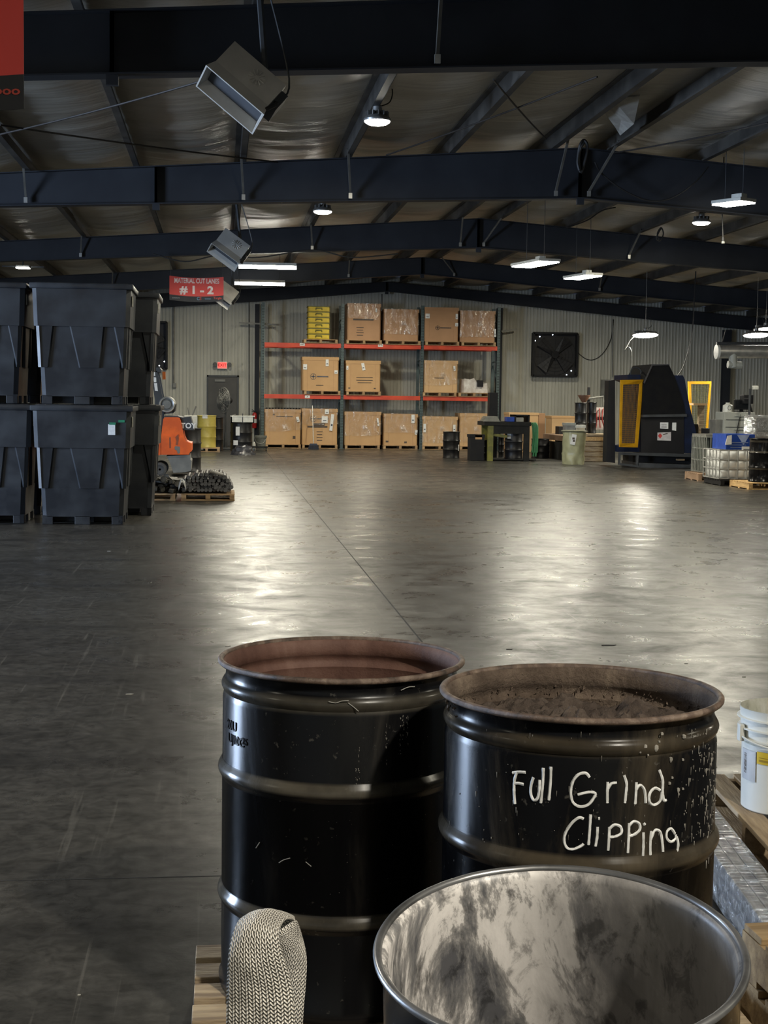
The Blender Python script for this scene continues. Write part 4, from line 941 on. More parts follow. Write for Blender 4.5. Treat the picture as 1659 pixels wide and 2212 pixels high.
p = AT(319, 842, 45.4); mb = MB(); mb.box((0, 0, 0), (.16, .012, .20)); mb.box((0, .002, .9), (.0, .0, .0)); o = mb.build('inspection_tag', paper); o.location = p; ident(o, 'white tag on the wall below the extinguisher behind the forklift', 'tag')

# ================================================================== PALLET RACK
YR = 44.0; DR = .95
rx = [AT(px, 966, YR).x for px in (566.5, 737.5, 909, 1073)]
zt_ = [AT(566, 655, YR).z]*1+[AT(737, 665, YR).z]*3
t = thing('pallet_rack', 'three-bay pallet rack with green uprights and red-orange beams against the back wall', 'pallet rack', (rx[0], YR, 0))
bb = Vector((rx[0], YR, 0))
for i, x in enumerate(rx):
    up = MB(); H = 4.35
    for y in (0.04, DR): up.b2((x-.045, YR+y-.035, 0), (x+.045, YR+y+.035, H))
    for k in range(7): z = .3+k*.6; up.tube([(x, YR+.06, z), (x, YR+DR-.02, z+.5 if k % 2 else z)], .018, 5)
    up.b2((x-.08, YR-.03, 0), (x+.08, YR+.13, .012)); up.build('upright_frame', rackg, t, base=bb)
    hl = MB()
    for k in range(50):
        for s_ in (-1, 1): hl.b2((x+s_*.02-.007, YR+.0015, .15+k*.083), (x+s_*.02+.007, YR+.004, .19+k*.083))
    ident(hl.build('slot_holes', M('slot_void', (.01, .012, .012), .8), t, base=bb), kind='stuff')
zb1, zb2 = AT(566, 851, YR).z, AT(566, 739.5, YR).z
for zi, z in enumerate((zb1, zb2)):
    for i in range(3):
        for y in (.0, DR):
            mb = MB(); mb.b2((rx[i]+.046, YR+y-.03, z-.13), (rx[i+1]-.046, YR+y+.02, z), bev=.006); mb.build('beam', rackr, t, base=bb)
        mb = MB()
        for q in range(3): xx = rx[i]+.35+q*.85; mb.b2((xx-.03, YR+.02, z-.03), (xx+.03, YR+DR-.03, z-.004))
        mb.build('cross_bar', grey, t, base=bb)
for (px, py, txt) in ((653, 744, 'A-07'), (822, 746, 'A-10'), (664, 857, 'A')):
    p = AT(px, py, YR-.035); mb = MB(); mb.box((0, 0, 0), (.15, .004, .085)); mb.v = [tuple(Vector(v)+p) for v in mb.v]; lb = mb.build('bay_label', paper, t, base=bb)
    vs, f_ = text_mesh(txt, .06, .001, .001); mb = MB(); mb.add(vs, f_, Matrix.Translation(p+Vector((0, -.004, 0))-bb) @ FACE); mb.build('lettering', ink, lb)
for x in rx[:1]:
    pass

def carton(px0, px1, ptop, pbot, Y, z0, lab, m=card, cover=0, labels=(), logo=None, lines=(), depth=.95, group='large cartons in the racks', tl=None):
    """a gaylord carton: px extent in the photo, standing at height z0"""
    a, b = AT(px0, ptop, Y), AT(px1, ptop, Y); H = (a.z+b.z)/2-z0; Wd = b.x-a.x; c = Vector(((a.x+b.x)/2, Y+depth/2, z0))
    t = thing('carton', lab, 'carton', c, group=group)
    k = min(.16, Wd*.14); mb = MB()     # octagonal bulk carton
    w2, d2 = Wd/2, depth/2
    P = [(-w2+.03, -d2, 0), (w2-.03, -d2, 0), (w2, -d2+.03, 0), (w2, d2-.03, 0), (w2-.03, d2, 0), (-w2+.03, d2, 0), (-w2, d2-.03, 0), (-w2, -d2+.03, 0)]
    mb.prism([(x*(1+.006*noise.noise((x, y, i))), y, z) for i, (x, y, z) in enumerate(P)], (0, 0, H-.015)); mb.build('body', m, t)
    mb = MB(); mb.b2((-w2-.008, -d2-.008, H-.10), (w2+.008, d2+.008, H)); mb.build('lid', m, t)
    mb = MB()
    for sx in (-w2*.72, w2*.72): mb.b2((sx-.004, -d2-.003, .02), (sx+.004, -d2+.001, H-.11))
    mb.build('corner_crease', cardd, t)
    if logo:
        u, v, r, mk = logo; mb = MB(); mb.tube([(u*Wd+r*cos(2*pi*q/24), -d2-.006, v*H+r*sin(2*pi*q/24)) for q in range(24)], .006, 4, closed=True); mb.box((u*Wd, -d2-.006, v*H), (r*1.5, .004, r*.3)); mb.box((u*Wd, -d2-.006, v*H), (r*.25, .004, r*1.5))
        mb.box((u*Wd+r*1.2+.18, -d2-.006, v*H), (.34, .004, .03)); mb.build('printed_logo', mk, t)
    if lines:
        mb = MB()
        for u, v, w_, h_ in lines: mb.box((u*Wd, -d2-.006, v*H), (w_, .004, h_))
        mb.build('printed_lines', ink, t)
    for u, v, w_, h_, r_ in labels:
        mb = MB(); mb.box((u*Wd, -d2-.028 if cover else -d2-.012, v*H), (w_, .005, h_), rot=Matrix.Rotation(radians(r_), 4, 'Y')); lb = mb.build('paper_label', paper, t)
        mb = MB(); mb.box((u*Wd, -d2-.032 if cover else -d2-.016, v*H-h_*.15), (w_*.55, .003, h_*.12), rot=Matrix.Rotation(radians(r_), 4, 'Y')); mb.build('print', inkb, lb)
    if cover:
        n = 44; rows = 7; vs = []; L = 2*(Wd+depth); mb = MB()
        def per(s):
            s = s % L
            if s < Wd: return (-w2+s, -d2, 0, -1)
            s -= Wd
            if s < depth: return (w2, -d2+s, 1, 0)
            s -= depth
            if s < Wd: return (w2-s, d2, 0, 1)
            s -= Wd; return (-w2, d2-s, -1, 0)
        sd = px0*.37
        for j in range(rows+1):
            for i in range(n):
                s_ = L*i/n; x, y, nx_, ny_ = per(s_); low = H*(1-cover)+.09*H*noise.noise((s_*1.1, sd, 0)); z = H+.012-(H+.012-low)*j/rows
                o_ = .014+.012*(1+noise.noise((s_*5, z*2, sd)))*(j/rows)+.004; vs.append((x+nx_*o_+(0 if nx_ else 0), y+ny_*o_, z))
        fs = [(j*n+i, j*n+(i+1) % n, (j+1)*n+(i+1) % n, (j+1)*n+i) for j in range(rows) for i in range(n)]+[tuple(range(n))]
        mb.add(vs, fs); mb.build('plastic_cover', film, t, True)
    return t
def zz(X, Y_): return 540+X/2.9625, 600+Y_/2.9625
def rackbox(x0, x1, y0, y1, shelf, lab, pl, plab, **kw):
    a, _ = zz(x0, 0); b, _ = zz(x1, 0); _, tp = zz(0, y0); z0 = {0: 0, 1: zb1, 2: zb2}[shelf]+.001; ph = .12
    pa, _ = zz(pl[0], 0); pb, _ = zz(pl[1], 0); Yp = YR-.08
    A, B_ = AT(pa, 900, Yp), AT(pb, 900, Yp)
    pallet(((A.x+B_.x)/2, Yp+.53, z0), plab, B_.x-A.x, 1.04, ph, m=wood, group='pallets in the racks', nb=6)
    return carton(a, b, tp, 0, YR-.02, z0+ph+.002, lab, **kw)
L4 = lambda u, v, w_, n, dv=.05: [(u, v-dv*i, w_*(1-.15*(i % 2)), .018) for i in range(n)]
# top shelf
pa, pb = zz(345, 0)[0], zz(562, 0)[0]; A, B_ = AT(pa, 740, YR-.08), AT(pb, 740, YR-.08)
pallet(((A.x+B_.x)/2, YR+.45, zb2+.001), 'wooden pallet under the yellow crates on the top shelf', B_.x-A.x, 1.04, .12, group='pallets in the racks', nb=6)
ca, cb = AT(zz(368, 0)[0], 700, YR).x, AT(zz(514, 0)[0], 700, YR).x; ztop_c = AT(688, 661, YR).z; zc0 = zb2+.123; hc_ = (ztop_c-zc0)/6
for k in range(6):
    t = thing('plastic_crate', 'yellow plastic crate on the top shelf, %s of six from the bottom of its stack' % ordn[k], 'crate', ((ca+cb)/2, YR+.30, zc0+hc_*k), group='stack of yellow crates'); w2 = (cb-ca)/2
    if k == 0:
        mb = MB(); mb.b2((-w2+.02, -.28, 0), (w2-.02, -.26, hc_*.86)); mb.b2((-w2+.02, .26, 0), (w2-.02, .28, hc_*.86)); mb.b2((-w2+.02, -.28, 0), (-w2+.04, .28, hc_*.86)); mb.b2((w2-.04, -.28, 0), (w2-.02, .28, hc_*.86)); mb.b2((-w2+.02, -.28, 0), (w2-.02, .28, .02)); c1 = mb.build('walls', cratey, t)
        mb = MB()
        for y in (-.30, .28): mb.b2((-w2, y, hc_*.84), (w2, y+.02, hc_*.99))
        for x in (-w2, w2-.02): mb.b2((x, -.30, hc_*.84), (x+.02, .30, hc_*.99))
        c2 = mb.build('rim', olive, t); mb = MB(); mb.tube([(-.09, -.285, hc_*.35), (-.09, -.30, hc_*.62), (.09, -.30, hc_*.62), (.09, -.285, hc_*.35)], .018, 5); c3 = mb.build('handle_recess', olive, t)
    else:
        for q in (c1, c2, c3): e = q.copy(); COL.objects.link(e); e.parent = t
rackbox(625, 838, 165, 390, 2, 'brown carton half covered in film on the top shelf, right of the yellow crates', (612, 838), 'pallet under the half-wrapped brown carton, top shelf', m=cardd, cover=.42, lines=L4(-.12, .34, .22, 4, .07)+[(-.02, .56, .62, .05)], labels=[(.36, .82, .05, .12, 0)])
rackbox(860, 1080, 202, 400, 2, 'fully film-wrapped carton on the top shelf, middle bay right side', (862, 1086), 'pallet under the fully wrapped carton, middle bay top shelf', m=cardd, cover=.80)
rackbox(1120, 1335, 190, 405, 2, 'tall unwrapped carton with faint round print, top shelf right bay', (1116, 1332), 'pallet under the tall unwrapped carton, top shelf', m=cardd, labels=[(-.42, .74, .13, .14, 0), (.45, .74, .07, .16, 0), (.45, .50, .09, .10, 0)], logo=(-.12, .40, .06, ink))
rackbox(1348, 1570, 212, 410, 2, 'carton in shiny creased film at the right end of the top shelf', (1347, 1566), 'pallet at the right end of the top shelf', m=cardd, cover=.86, labels=[(.50, .3, .05, .24, 0)])
# middle shelf
rackbox(337, 568, 507, 725, 1, 'large clean carton with round logo print on the middle shelf, left bay', (345, 578), 'pallet under the carton with the round logo', m=card, labels=[(-.43, .70, .12, .16, 0), (.18, .83, .09, .2, 0), (.43, .56, .10, .10, 0)], logo=(-.20, .42, .085, inkb), lines=[(-.02, .16, .22, .02)])
rackbox(615, 836, 530, 735, 1, 'carton with tilted white label on the middle shelf, middle bay', (615, 836), 'pallet under the carton with the tilted label', m=card, labels=[(0, .80, .09, .22, -12), (-.46, .76, .06, .12, 0)], lines=[(.04, .45, .5, .018), (.04, .36, .5, .018), (.04, .28, .42, .018), (-.40, .1, .06, .03), (.34, .1, .06, .03)])
rackbox(1118, 1330, 530, 740, 1, 'film-draped carton on the middle shelf, right bay', (1104, 1320), 'pallet under the film-draped carton on the middle shelf', m=cardp, cover=.74, labels=[(.40, .76, .06, .15, -8)], lines=[(-.05, .45, .3, .02)])
# white wrapped goods with a black box
pa, pb = zz(1335, 0)[0], zz(1537, 0)[0]; A, B_ = AT(pa, 856, YR-.08), AT(pb, 856, YR-.08)
pallet(((A.x+B_.x)/2, YR+.45, zb1+.001), 'pallet under the white wrapped goods on the middle shelf', B_.x-A.x, 1.04, .12, group='pallets in the racks', nb=6)
xa, xb_ = AT(zz(1355, 0)[0], 820, YR).x, AT(zz(1540, 0)[0], 820, YR).x; mb = MB(); vs = []; n = 22; m_ = 9; cx = (xa+xb_)/2; wd = (xb_-xa)
for j in range(m_):
    for i in range(n):
        a = 2*pi*i/n; sq = 1/max(abs(cos(a)), abs(sin(a)))**.8; v = j/(m_-1); top = .42-.14*(cos(a)*sq > .1)
        vs.append((cos(a)*sq*wd/2*(1-.05*v)+.02*noise.noise((a*3, v*5, 1)), sin(a)*sq*.36, top*v+.05*noise.noise((cos(a)*3, sin(a)*3, v*4))*(v > .1)))
mb.add(vs, [(j*n+i, j*n+(i+1) % n, (j+1)*n+(i+1) % n, (j+1)*n+i) for j in range(m_-1) for i in range(n)]+[tuple((m_-1)*n+i for i in range(n)), tuple(range(n))[::-1]])
o = mb.build('wrapped_goods', M('white_wrap', (.72, .70, .66), .35, 0, (.50, .46, .42), 6, bmp=.7, bscale=10), None, True); o.location = (cx, YR+.40, zb1+.124); ident(o, 'low heap of goods in white film on the middle shelf, right end', 'wrapped goods')
mb = MB(); p = AT(zz(1474, 0)[0], zz(0, 694)[1], YR-.02); mb.b2((-.09, -.1, 0), (.09, .12, .20), bev=.01); o = mb.build('black_box', dkpl); o.location = (p.x, YR+.07, p.z-.02); ident(o, 'small black box set on the white wrapped goods', 'box')
# bottom row
rackbox(95, 325, 842, 1060, 0, 'film-covered carton at the left end of the bottom row', (100, 328), 'pallet at the left end of the bottom row', m=card, cover=.60, labels=[(.42, .72, .08, .16, -15)], lines=[(-.25, .85, .06, .03), (.05, .80, .5, .02), (.32, .2, .08, .08)])
rackbox(333, 560, 838, 1062, 0, 'carton with many white papers and dark print behind the push broom', (336, 563), 'pallet of the carton behind the push broom', m=card, cover=.45, labels=[(.20, .92, .12, .14, 0), (.14, .70, .18, .2, 0), (.34, .62, .09, .50, 6)], logo=(-.18, .72, .09, inkb), lines=[(-.02, .56, .34, .07), (-.06, .50, .6, .05)]+L4(.0, .36, .18, 4, .08))
rackbox(607, 838, 858, 1065, 0, 'film-covered carton in the bottom row, middle bay left', (610, 834), 'pallet in the bottom row, middle bay left', m=card, cover=.74, labels=[(.42, .70, .05, .24, -8)])
rackbox(858, 1073, 872, 1070, 0, 'film-covered carton in the bottom row, middle bay right, small print low', (856, 1076), 'pallet in the bottom row, middle bay right', m=card, cover=.60, labels=[(.36, .85, .10, .26, 0), (.46, .42, .07, .14, 10)], lines=[(-.40, .12, .08, .05), (.15, .10, .08, .05)])
rackbox(1105, 1328, 888, 1072, 0, 'film-covered pale carton in the bottom row behind the small black drum', (1106, 1330), 'pallet in the bottom row behind the small black drum', m=cardp, cover=.90, labels=[(.41, .6, .08, .22, 0), (-.44, .6, .08, .26, 0)])
rackbox(1345, 1528, 868, 1075, 0, 'pale film-covered carton in the bottom row, half behind the work table', (1347, 1530), 'pallet in the bottom row behind the work table', m=cardp, cover=.92)
# dark crate tops behind the two left cartons
mb = MB(); p0, p1 = AT(573, 884, 45.0), AT(740, 884, 45.0); mb.b2((p0.x, 44.98, 0), (p1.x, 45.1, p0.z))
for k in range(26): x = p0.x+(p1.x-p0.x)*(k+.5)/26; mb.b2((x-.025, 44.98, p0.z), (x+.025, 45.1, p0.z+.05))
o = mb.build('notched_crate', dkpl, base=((p0.x+p1.x)/2, 45.0, 0)); ident(o, 'dark crate with notched top behind the two left bottom cartons', 'crate')
# push broom
Yq = 43.35; b = AT(677, 965, Yq); tp = AT(675, 876, Yq+.45); t = thing('push_broom', 'push broom with dark blue head leaning on the second bottom carton', 'broom', (b.x, Yq, 0))
mb = MB(); mb.tube([(0, 0, .14), tp-Vector((b.x, Yq, 0))], .013, 8); mb.build('handle', galv, t)
mb = MB(); mb.prism([(-.13, -.04, .12), (.13, -.04, .12), (.10, -.04, .17), (-.10, -.04, .17)], (0, .08, 0)); mb.build('head', M('broom_blue', (.04, .05, .08), .6), t)
mb = MB(); mb.prism([(-.16, -.05, 0), (.17, -.05, 0), (.13, -.05, .12), (-.13, -.05, .12)], (0, .10, 0)); mb.build('bristles', M('broom_bristle', (.03, .035, .05), .9, bmp=.8, bscale=90, sc=(8, 1, .2)), t)

# ================================================================== RIGHT SIDE
def q6(X, Y_): return 940+X/4.3658, 640+Y_/4.3658
def q7(X, Y_): return 1280+X/4.377, 680+Y_/4.377
def r4(X, Y_): return 1040+X/5.7207, 860+Y_/5.7207
def r5(X, Y_): return 1500+X/8.509, 820+Y_/8.509
def mdrum(px0, px1, ptop, pbase, lab, Y=None, z0=0.0, **kw):
    v = FL((px0+px1)/2, pbase, z0) if Y is None else None; Yd = (v.y if Y is None else Y)
    a, b = AT(px0, ptop, Yd), AT(px1, ptop, Yd); R = (b.x-a.x)/2
    return drum(((a.x+b.x)/2, Yd+R, z0), lab, R=R-.012, H=(a.z+b.z)/2-z0, **kw)
mdrum(959.5, 997, 933, 990.5, 'small black drum standing alone in front of the bottom row cartons', labels=((48, .28, .05, .16, paper),))
# work table
vb = FL(1068, 996); YT = vb.y
def R4(X, Y_, Y=None): return AT(*r4(X, Y_), YT if Y is None else Y)
a, b = R4(60, 290), R4(590, 290); bx = Vector(((a.x+b.x)/2, YT, 0)); w2 = (b.x-a.x)/2; ht = a.z
t = thing('work_table', 'dark steel work table with olive yellow legs right of the racks', 'table', bx)
mb = MB(); mb.b2((-w2-.05, -.02, ht-.10), (w2+.05, 1.0, ht), bev=.01); mb.build('table_top', grbrn, t)
mb = MB(); mb.b2((-w2+.05, .02, ht-.30), (w2-.05, .06, ht-.10)); mb.build('apron', grbrn, t)
for x, y, m in ((-w2+.12, .06, olive), (w2-.05, .06, grbrn), (-w2+.12, .9, olive), (w2-.05, .9, grbrn)):
    mb = MB(); mb.b2((x-.07, y-.05, 0), (x+.07, y+.05, ht-.10)); mb.build('leg', m, t)
mb = MB(); mb.tube([(-w2+.20, .08, ht-.33), (0.0, .08, .62)], .045, 4); mb.build('diagonal_brace', olive, t)
mb = MB(); mb.b2((-w2+.1, .02, .02), (w2+.20, .95, .05)); mb.build('lower_shelf', grbrn, t)
def boxthing(nm, lab, cat, P0, P1, Y, depth, m, z0=None, bev=.01, group=None, lid=None):
    a, b = AT(*P0, Y), AT(*P1, Y); z1 = a.z; zb_ = b.z if z0 is None else z0
    mb = MB(); c = Vector(((a.x+b.x)/2, Y+depth/2, zb_)); w_ = (b.x-a.x)/2
    if not lid:
        mb.b2((-w_, -depth/2, 0), (w_, depth/2, z1-zb_), bev=bev); o = mb.build(nm, m); o.location = c; return ident(o, lab, cat, group)
    t = thing(nm, lab, cat, c, group=group); mb.b2((-w_, -depth/2, 0), (w_, depth/2, z1-zb_), bev=bev); mb.build('body', m, t)
    mb = MB(); mb.b2((-w_-.015, -depth/2-.015, z1-zb_-.06), (w_+.015, depth/2+.015, z1-zb_+.012), bev=bev*.5); mb.build('lid', lid, t); return t
Z_ = ht+.002
platem = M('plate_metal', (.34, .33, .28), .5, .3)
for k in range(4):
    a, b = R4(30+12*k, 285), R4(235-8*k, 285); mb = MB(); mb.b2((-(b.x-a.x)/2, -.25, 0), ((b.x-a.x)/2, .25, .03))
    o = mb.build('metal_plate', platem); o.location = ((a.x+b.x)/2, YT+.35, Z_+.033*k); ident(o, 'pale metal plate on the left of the work table, %s from the bottom' % ordn[k], 'metal plate', 'plates on the work table')
boxthing('blue_box', 'small blue box in the middle of the work table', 'box', r4(312, 232), r4(408, 290), YT+.1, .3, blues, z0=Z_)
boxthing('parts_box', 'pale box inside the dark rack on the work table', 'box', r4(432, 240), r4(522, 290), YT+.1, .3, M('pale_box', (.34, .32, .26), .7), z0=Z_)
mb = MB(); A = R4(415, 205, YT+.08); B = R4(600, 290, YT+.08); c = Vector(((A.x+B.x)/2, YT+.42, Z_)); W1 = (B.x-A.x)/2; h1 = A.z-Z_
t = thing('tool_rack', 'dark tool rack with clutter at the right end of the work table', 'tool rack', c)
for x in (-W1, W1-.04): mb.b2((x, -.3, 0), (x+.04, .3, h1))
mb.b2((-W1, -.3, h1-.03), (W1, .3, h1)); mb.build('frame', dkpl, t)
mb = MB(); 
for k in range(6): mb.box((random.uniform(-.1, W1-.03), -.1+.05*k, h1*.5), (.09, .06, random.uniform(.1, h1*.8)), rot=Matrix.Rotation(random.uniform(-.4, .4), 4, 'Y'))
mb.build('clutter', grbrn, t)
mb = MB()
for k in range(5):
    x = .03*k; mb.tube(smooth_path([(x, 0, 0), (x+.05, -.04, -.1), (x+.07+.02*sin(k), -.05, -.45), (x+.05, -.04, -.75-.1*k % .2)]), .022, 6)
o = mb.build('green_straps', strapg, None, True); p = R4(625, 245, YT+.0); p.x = bx.x+w2+.06; o.location = (p.x, YT+.12, Z_-.02); ident(o, 'bunch of green straps hanging off the right end of the work table', 'strap')
mdrum(*[r4(308, 0)[0], r4(538, 0)[0]], r4(0, 432)[1], r4(0, 790)[1]-2, 'black drum with pink and white labels under the work table', Y=YT+.16, z0=.055, labels=((-8, .92, .16, .12, M('pink_paper', (.62, .42, .42), .7)), (-42, .62, .10, .22, paper), (52, .92, .08, .2, paper)), lidm=dkpl)
mdrum(1078, 1091, 945, 992, 'narrow black drum behind the olive table leg', Y=YT+1.2)
mdrum(1046, 1062, 951, 992, 'black drum touching the carton-labelled black bin', Y=YT+.45)
t = boxthing('black_bin', 'black square bin with a cardboard patch left of the work table', 'bin', q6(333, 1308), q6(460, 1550), YT+.1, .42, dkpl, z0=0, lid=dkpl)
mb = MB(); mb.box((.03, -.222, .60), (.17, .006, .12)); mb.build('cardboard_patch', card, t)
boxthing('pillar_panel', 'tall narrow black pillar panel behind the left end of the work table', 'cabinet', (1058, 848), (1075, 899), YT+1.3, .3, dkpl, z0=0)  # plain black panel by the rack's right end, not a cabinet
boxthing('carton', 'carton with shiny film behind the work table against the wall', 'carton', r4(345, 182), r4(705, 182), 42.6, .8, cardp, z0=0, group='cartons along the wall', lid=cardp)
boxthing('carton', 'darker plain carton panel at the right of the film-topped one', 'carton', r4(708, 188), r4(790, 182), 42.6, .8, cardd, z0=0, group='cartons along the wall')
boxthing('carton', 'low wide carton behind the grey and white tubs', 'carton', r4(872, 226), r4(1168, 182), 41.2, .8, cardp, z0=0, group='cartons along the wall', lid=card)
mdrum(r4(642, 0)[0], r4(868, 0)[0], r4(0, 505)[1], r4(0, 745)[1], 'short black drum with pale debris on top right of the work table', lidm=scrapm, lid=False)
# low wooden crate bench
YC = FL(1297, 998).y; a, b = AT(*r4(1345, 470), YC), AT(*r4(1600, 470), YC); zt = a.z
t = thing('wooden_crate', 'slatted wooden crate bench right of the olive bag', 'crate', ((a.x+b.x)/2, YC, 0)); w2 = (b.x-a.x)/2
for k in range(5):
    mb = MB(); z = zt*(k+.5)/5; mb.b2((-w2-.3, 0, z-zt*.075), (w2, .03, z+zt*.075)); mb.build('slat', woody if k == 4 else cardp if False else woodg, t)
mb = MB(); mb.b2((w2-.14, -.03, zt*.45), (w2, .0, zt*1.0)); mb.b2((w2-.05, .03, 0), (w2, .9, zt*.95)); mb.b2((-w2-.3, .87, 0), (w2, .9, zt*.95)); mb.build('corner_post', woody, t)
mb = MB(); mb.b2((-w2-.3, 0, zt), (w2+.05, .95, zt+.05)); mb.build('top', woodg, t)
P0, P1 = AT(*r4(762, 430), YC+3.0), AT(*r4(1040, 470), YC+.9)
mb = MB(); d_ = P1-P0; d_.z = 0; nrm = Vector((-d_.y, d_.x, 0)).normalized()
mb.prism([P0-Vector((0, 0, .02)), P1+Vector((0, 0, .0)), P1+nrm*.6, P0+nrm*.6], (0, 0, -.14)); o = mb.build('long_plank', M('brown_plank', (.24, .15, .09), .7, 0, (.17, .10, .06), 4), base=tuple(P0)); ident(o, 'long brown timber platform leading from wall cartons to the olive bag', 'platform')
mb = MB(); Pb = [Vector((P0.x, P0.y+.05, 0)), Vector((P1.x, P1.y+.05, 0)), Vector((P1.x, P1.y+.5, 0)), Vector((P0.x, P0.y+.5, 0))]; mb.prism(Pb, (0, 0, min(P0.z, P1.z)-.17)); o = mb.build('dark_base_cabinet', grbrn, base=tuple(P0)); ident(o, 'dark cabinet body below the brown timber platform', 'cabinet')
# olive plastic-lined barrel
vb = FL(1247, 1004); a, b = AT(1220, 930, vb.y), AT(1274, 930, vb.y); R = (b.x-a.x)/2; H = a.z
t = thing('lined_barrel', 'tall olive barrel wrapped in crinkled film with a white tag', 'barrel', ((a.x+b.x)/2, vb.y+R, 0))
vs = []; n = 40; m_ = 22
for j in range(m_+1):
    for i in range(n):
        an = 2*pi*i/n; v = j/m_; wob = .030*noise.noise((cos(an)*2, sin(an)*2, v*4))*(1.7 if v < .35 else .6); r_ = R*(.90+.10*v)+wob-.02; vs.append((r_*cos(an), r_*sin(an), v*H))
mb = MB(); mb.add(vs, [(j*n+i, j*n+(i+1) % n, (j+1)*n+(i+1) % n, (j+1)*n+i) for j in range(m_) for i in range(n)]+[tuple(m_*n+i for i in range(n)), tuple(range(n))[::-1]]); mb.build('liner', bagm, t, True)
mb = MB(); mb.tube([((R+.0)*cos(2*pi*k/28), (R+.0)*sin(2*pi*k/28), H-.02) for k in range(28)], .018, 6, closed=True); mb.build('rim', M('olive_rim', (.16, .16, .10), .4), t, True)
mb = MB(); mb.box((-.09, -R-.002, H*.74), (.12, .008, .25), rot=Matrix.Rotation(radians(9), 4, 'Y')); tg = mb.build('paper_tag', paper, t)
mb = MB(); mb.box((-.09, -R-.008, H*.77), (.06, .004, .05)); mb.box((-.08, -R-.008, H*.70), (.05, .004, .05)); mb.build('print', ink, tg)
# tubs and black drums behind
boxthing('tub', 'grey square tub behind the olive barrel, left one', 'tub', r4(1045, 312), r4(1158, 390), YC+.2, .35, M('tub_grey', (.28, .28, .26), .5), z0=zt+.055, lid=greyl)
boxthing('tub', 'cream lidded tub behind the olive barrel, right one', 'tub', r4(1166, 337), r4(1280, 390), YC+.2, .35, M('tub_cream', (.50, .46, .36), .5), z0=zt+.055, lid=white)
boxthing('black_box', 'black box behind the timber platform', 'box', r4(955, 350), r4(1040, 430), 38.5, .4, dkpl, z0=0)
zdr = zt+.055
mdrum(1245, 1271, 870, 0, 'tall black drum on the crate bench, left of two, with a brown funnel', Y=YC+.35, z0=zdr)
mdrum(1272, 1292, 869, 0, 'tall black drum on the crate bench, right of two', Y=YC+.5, z0=zdr)
p = AT(1272, 868, YC+.5); mb = MB(); mb.cap1 = False; mb.lathe([(.05, 0), (.06, .02), (.16, .17), (.16, .19), (.14, .17), (.03, .02)], 18); o = mb.build('funnel', M('funnel_brown', (.20, .10, .06), .5), None, True); o.location = (AT(1262, 868, YC+.5).x, YC+.35+.18, p.z-.02); ident(o, 'brown funnel sitting on the left tall black drum', 'funnel')
# hose reel / valve assembly
t = thing('valve_station', 'valve station with red hoses and pale panels left of the yellow guard', 'valve station', (AT(1300, 900, YC+.9).x, YC+1.2, 0))
mb = MB(); mb.b2((-.30, 0, .3), (.34, .04, zt+.05)); 
for x in (-.28, .30): mb.b2((x-.03, 0, 0), (x+.03, .06, 1.9))
mb.b2((-.3, -.02, 1.05), (.36, .06, 1.13)); mb.build('frame', dkpl, t)
for x0_, x1_, z0_, z1_ in ((-.22, .12, 1.15, 1.38), (-.22, .12, .80, 1.04), (.16, .27, .8, 1.38)):
    mb = MB(); mb.b2((x0_, -.02, z0_), (x1_, 0, z1_)); mb.build('panel', M('pale_panel', (.52, .46, .44), .5), t)
for k in range(5): mb = MB(); mb.tube(smooth_path([(-.2+.1*k, -.04, 1.35), (-.15+.07*k, -.10, 1.1), (-.2+.11*k, -.08, .85)]), .014, 6); mb.build('hose', M('hose_red', (.28, .03, .025), .4), t)
mb = MB(); mb.tube([(-.30, 0, 1.60), (.1, 0, 1.66), (.12, 0, 1.4)], .03, 6); mb.tube([(.25, -.05, 1.95), (.38, -.05, 1.3)], .018, 6); mb.build('pipe', grey, t)

# ------------------------------------------------------------------ blue machine
YM = FL(1370, 1010).y
def Q7(X, Y_, Y=None): return AT(*q7(X, Y_), YM if Y is None else Y)
c = Q7(720, 1445); bs = Vector((c.x, YM, 0))
t = thing('press_machine', 'large dark blue machine with tapered black hood and white labels', 'machine', bs)
def mp(nm, pts, m, dy=0, depth=1.0, sm=False): return poly(nm, [q7(*p) for p in pts], YM, depth, m, t, bs, dy, sm)
mp('tapered_hood', [(472, 955), (482, 640), (563, 468), (722, 466), (775, 575), (868, 850), (880, 955)], M('hood_black', (.006, .006, .0075), .8, 0, (.009, .009, .009), 6, spec=.12), .02, 1.6)
mp('hood_edge', [(482, 640), (563, 468), (722, 466), (728, 476), (568, 480), (492, 650)], M('edge_dark', (.04, .04, .045), .5), -.01, .03)
mp('side_frame', [(775, 572), (862, 572), (880, 610), (900, 730), (930, 880), (1000, 1160), (1000, 1310), (880, 1310), (880, 955), (868, 850)], bluem, .06, 1.7)
mp('control_bay', [(470, 958), (880, 950), (960, 1150), (1000, 1310), (470, 1310)], M('bay_black', (.008, .008, .010), .4), .10, 1.4)
mp('left_housing', [(360, 565), (482, 565), (482, 640), (470, 960), (470, 1300), (262, 1300), (262, 1240), (430, 1240), (430, 640), (360, 610)], bluem, .25, 1.2)
mp('ledge', [(470, 945), (885, 938), (885, 962), (470, 968)], char, -.05, .2)
mp('base_frame', [(255, 1300), (1040, 1318), (1062, 1150), (1070, 1150), (1062, 1445), (1005, 1445), (1000, 1350), (440, 1330), (432, 1445), (420, 1445), (420, 1330), (270, 1325), (268, 1420), (250, 1415)], char, .03, .08)
mp('base_frame', [(250, 1400), (440, 1425), (440, 1445), (250, 1420)], char, .0, .1); mp('base_frame', [(440, 1400), (1062, 1425), (1062, 1447), (440, 1447)], char, .03, 1.5)
mp('lower_void', [(440, 1325), (1000, 1325), (1000, 1420), (440, 1400)], M('void_black', (.006, .006, .007), .7), .5, .9)
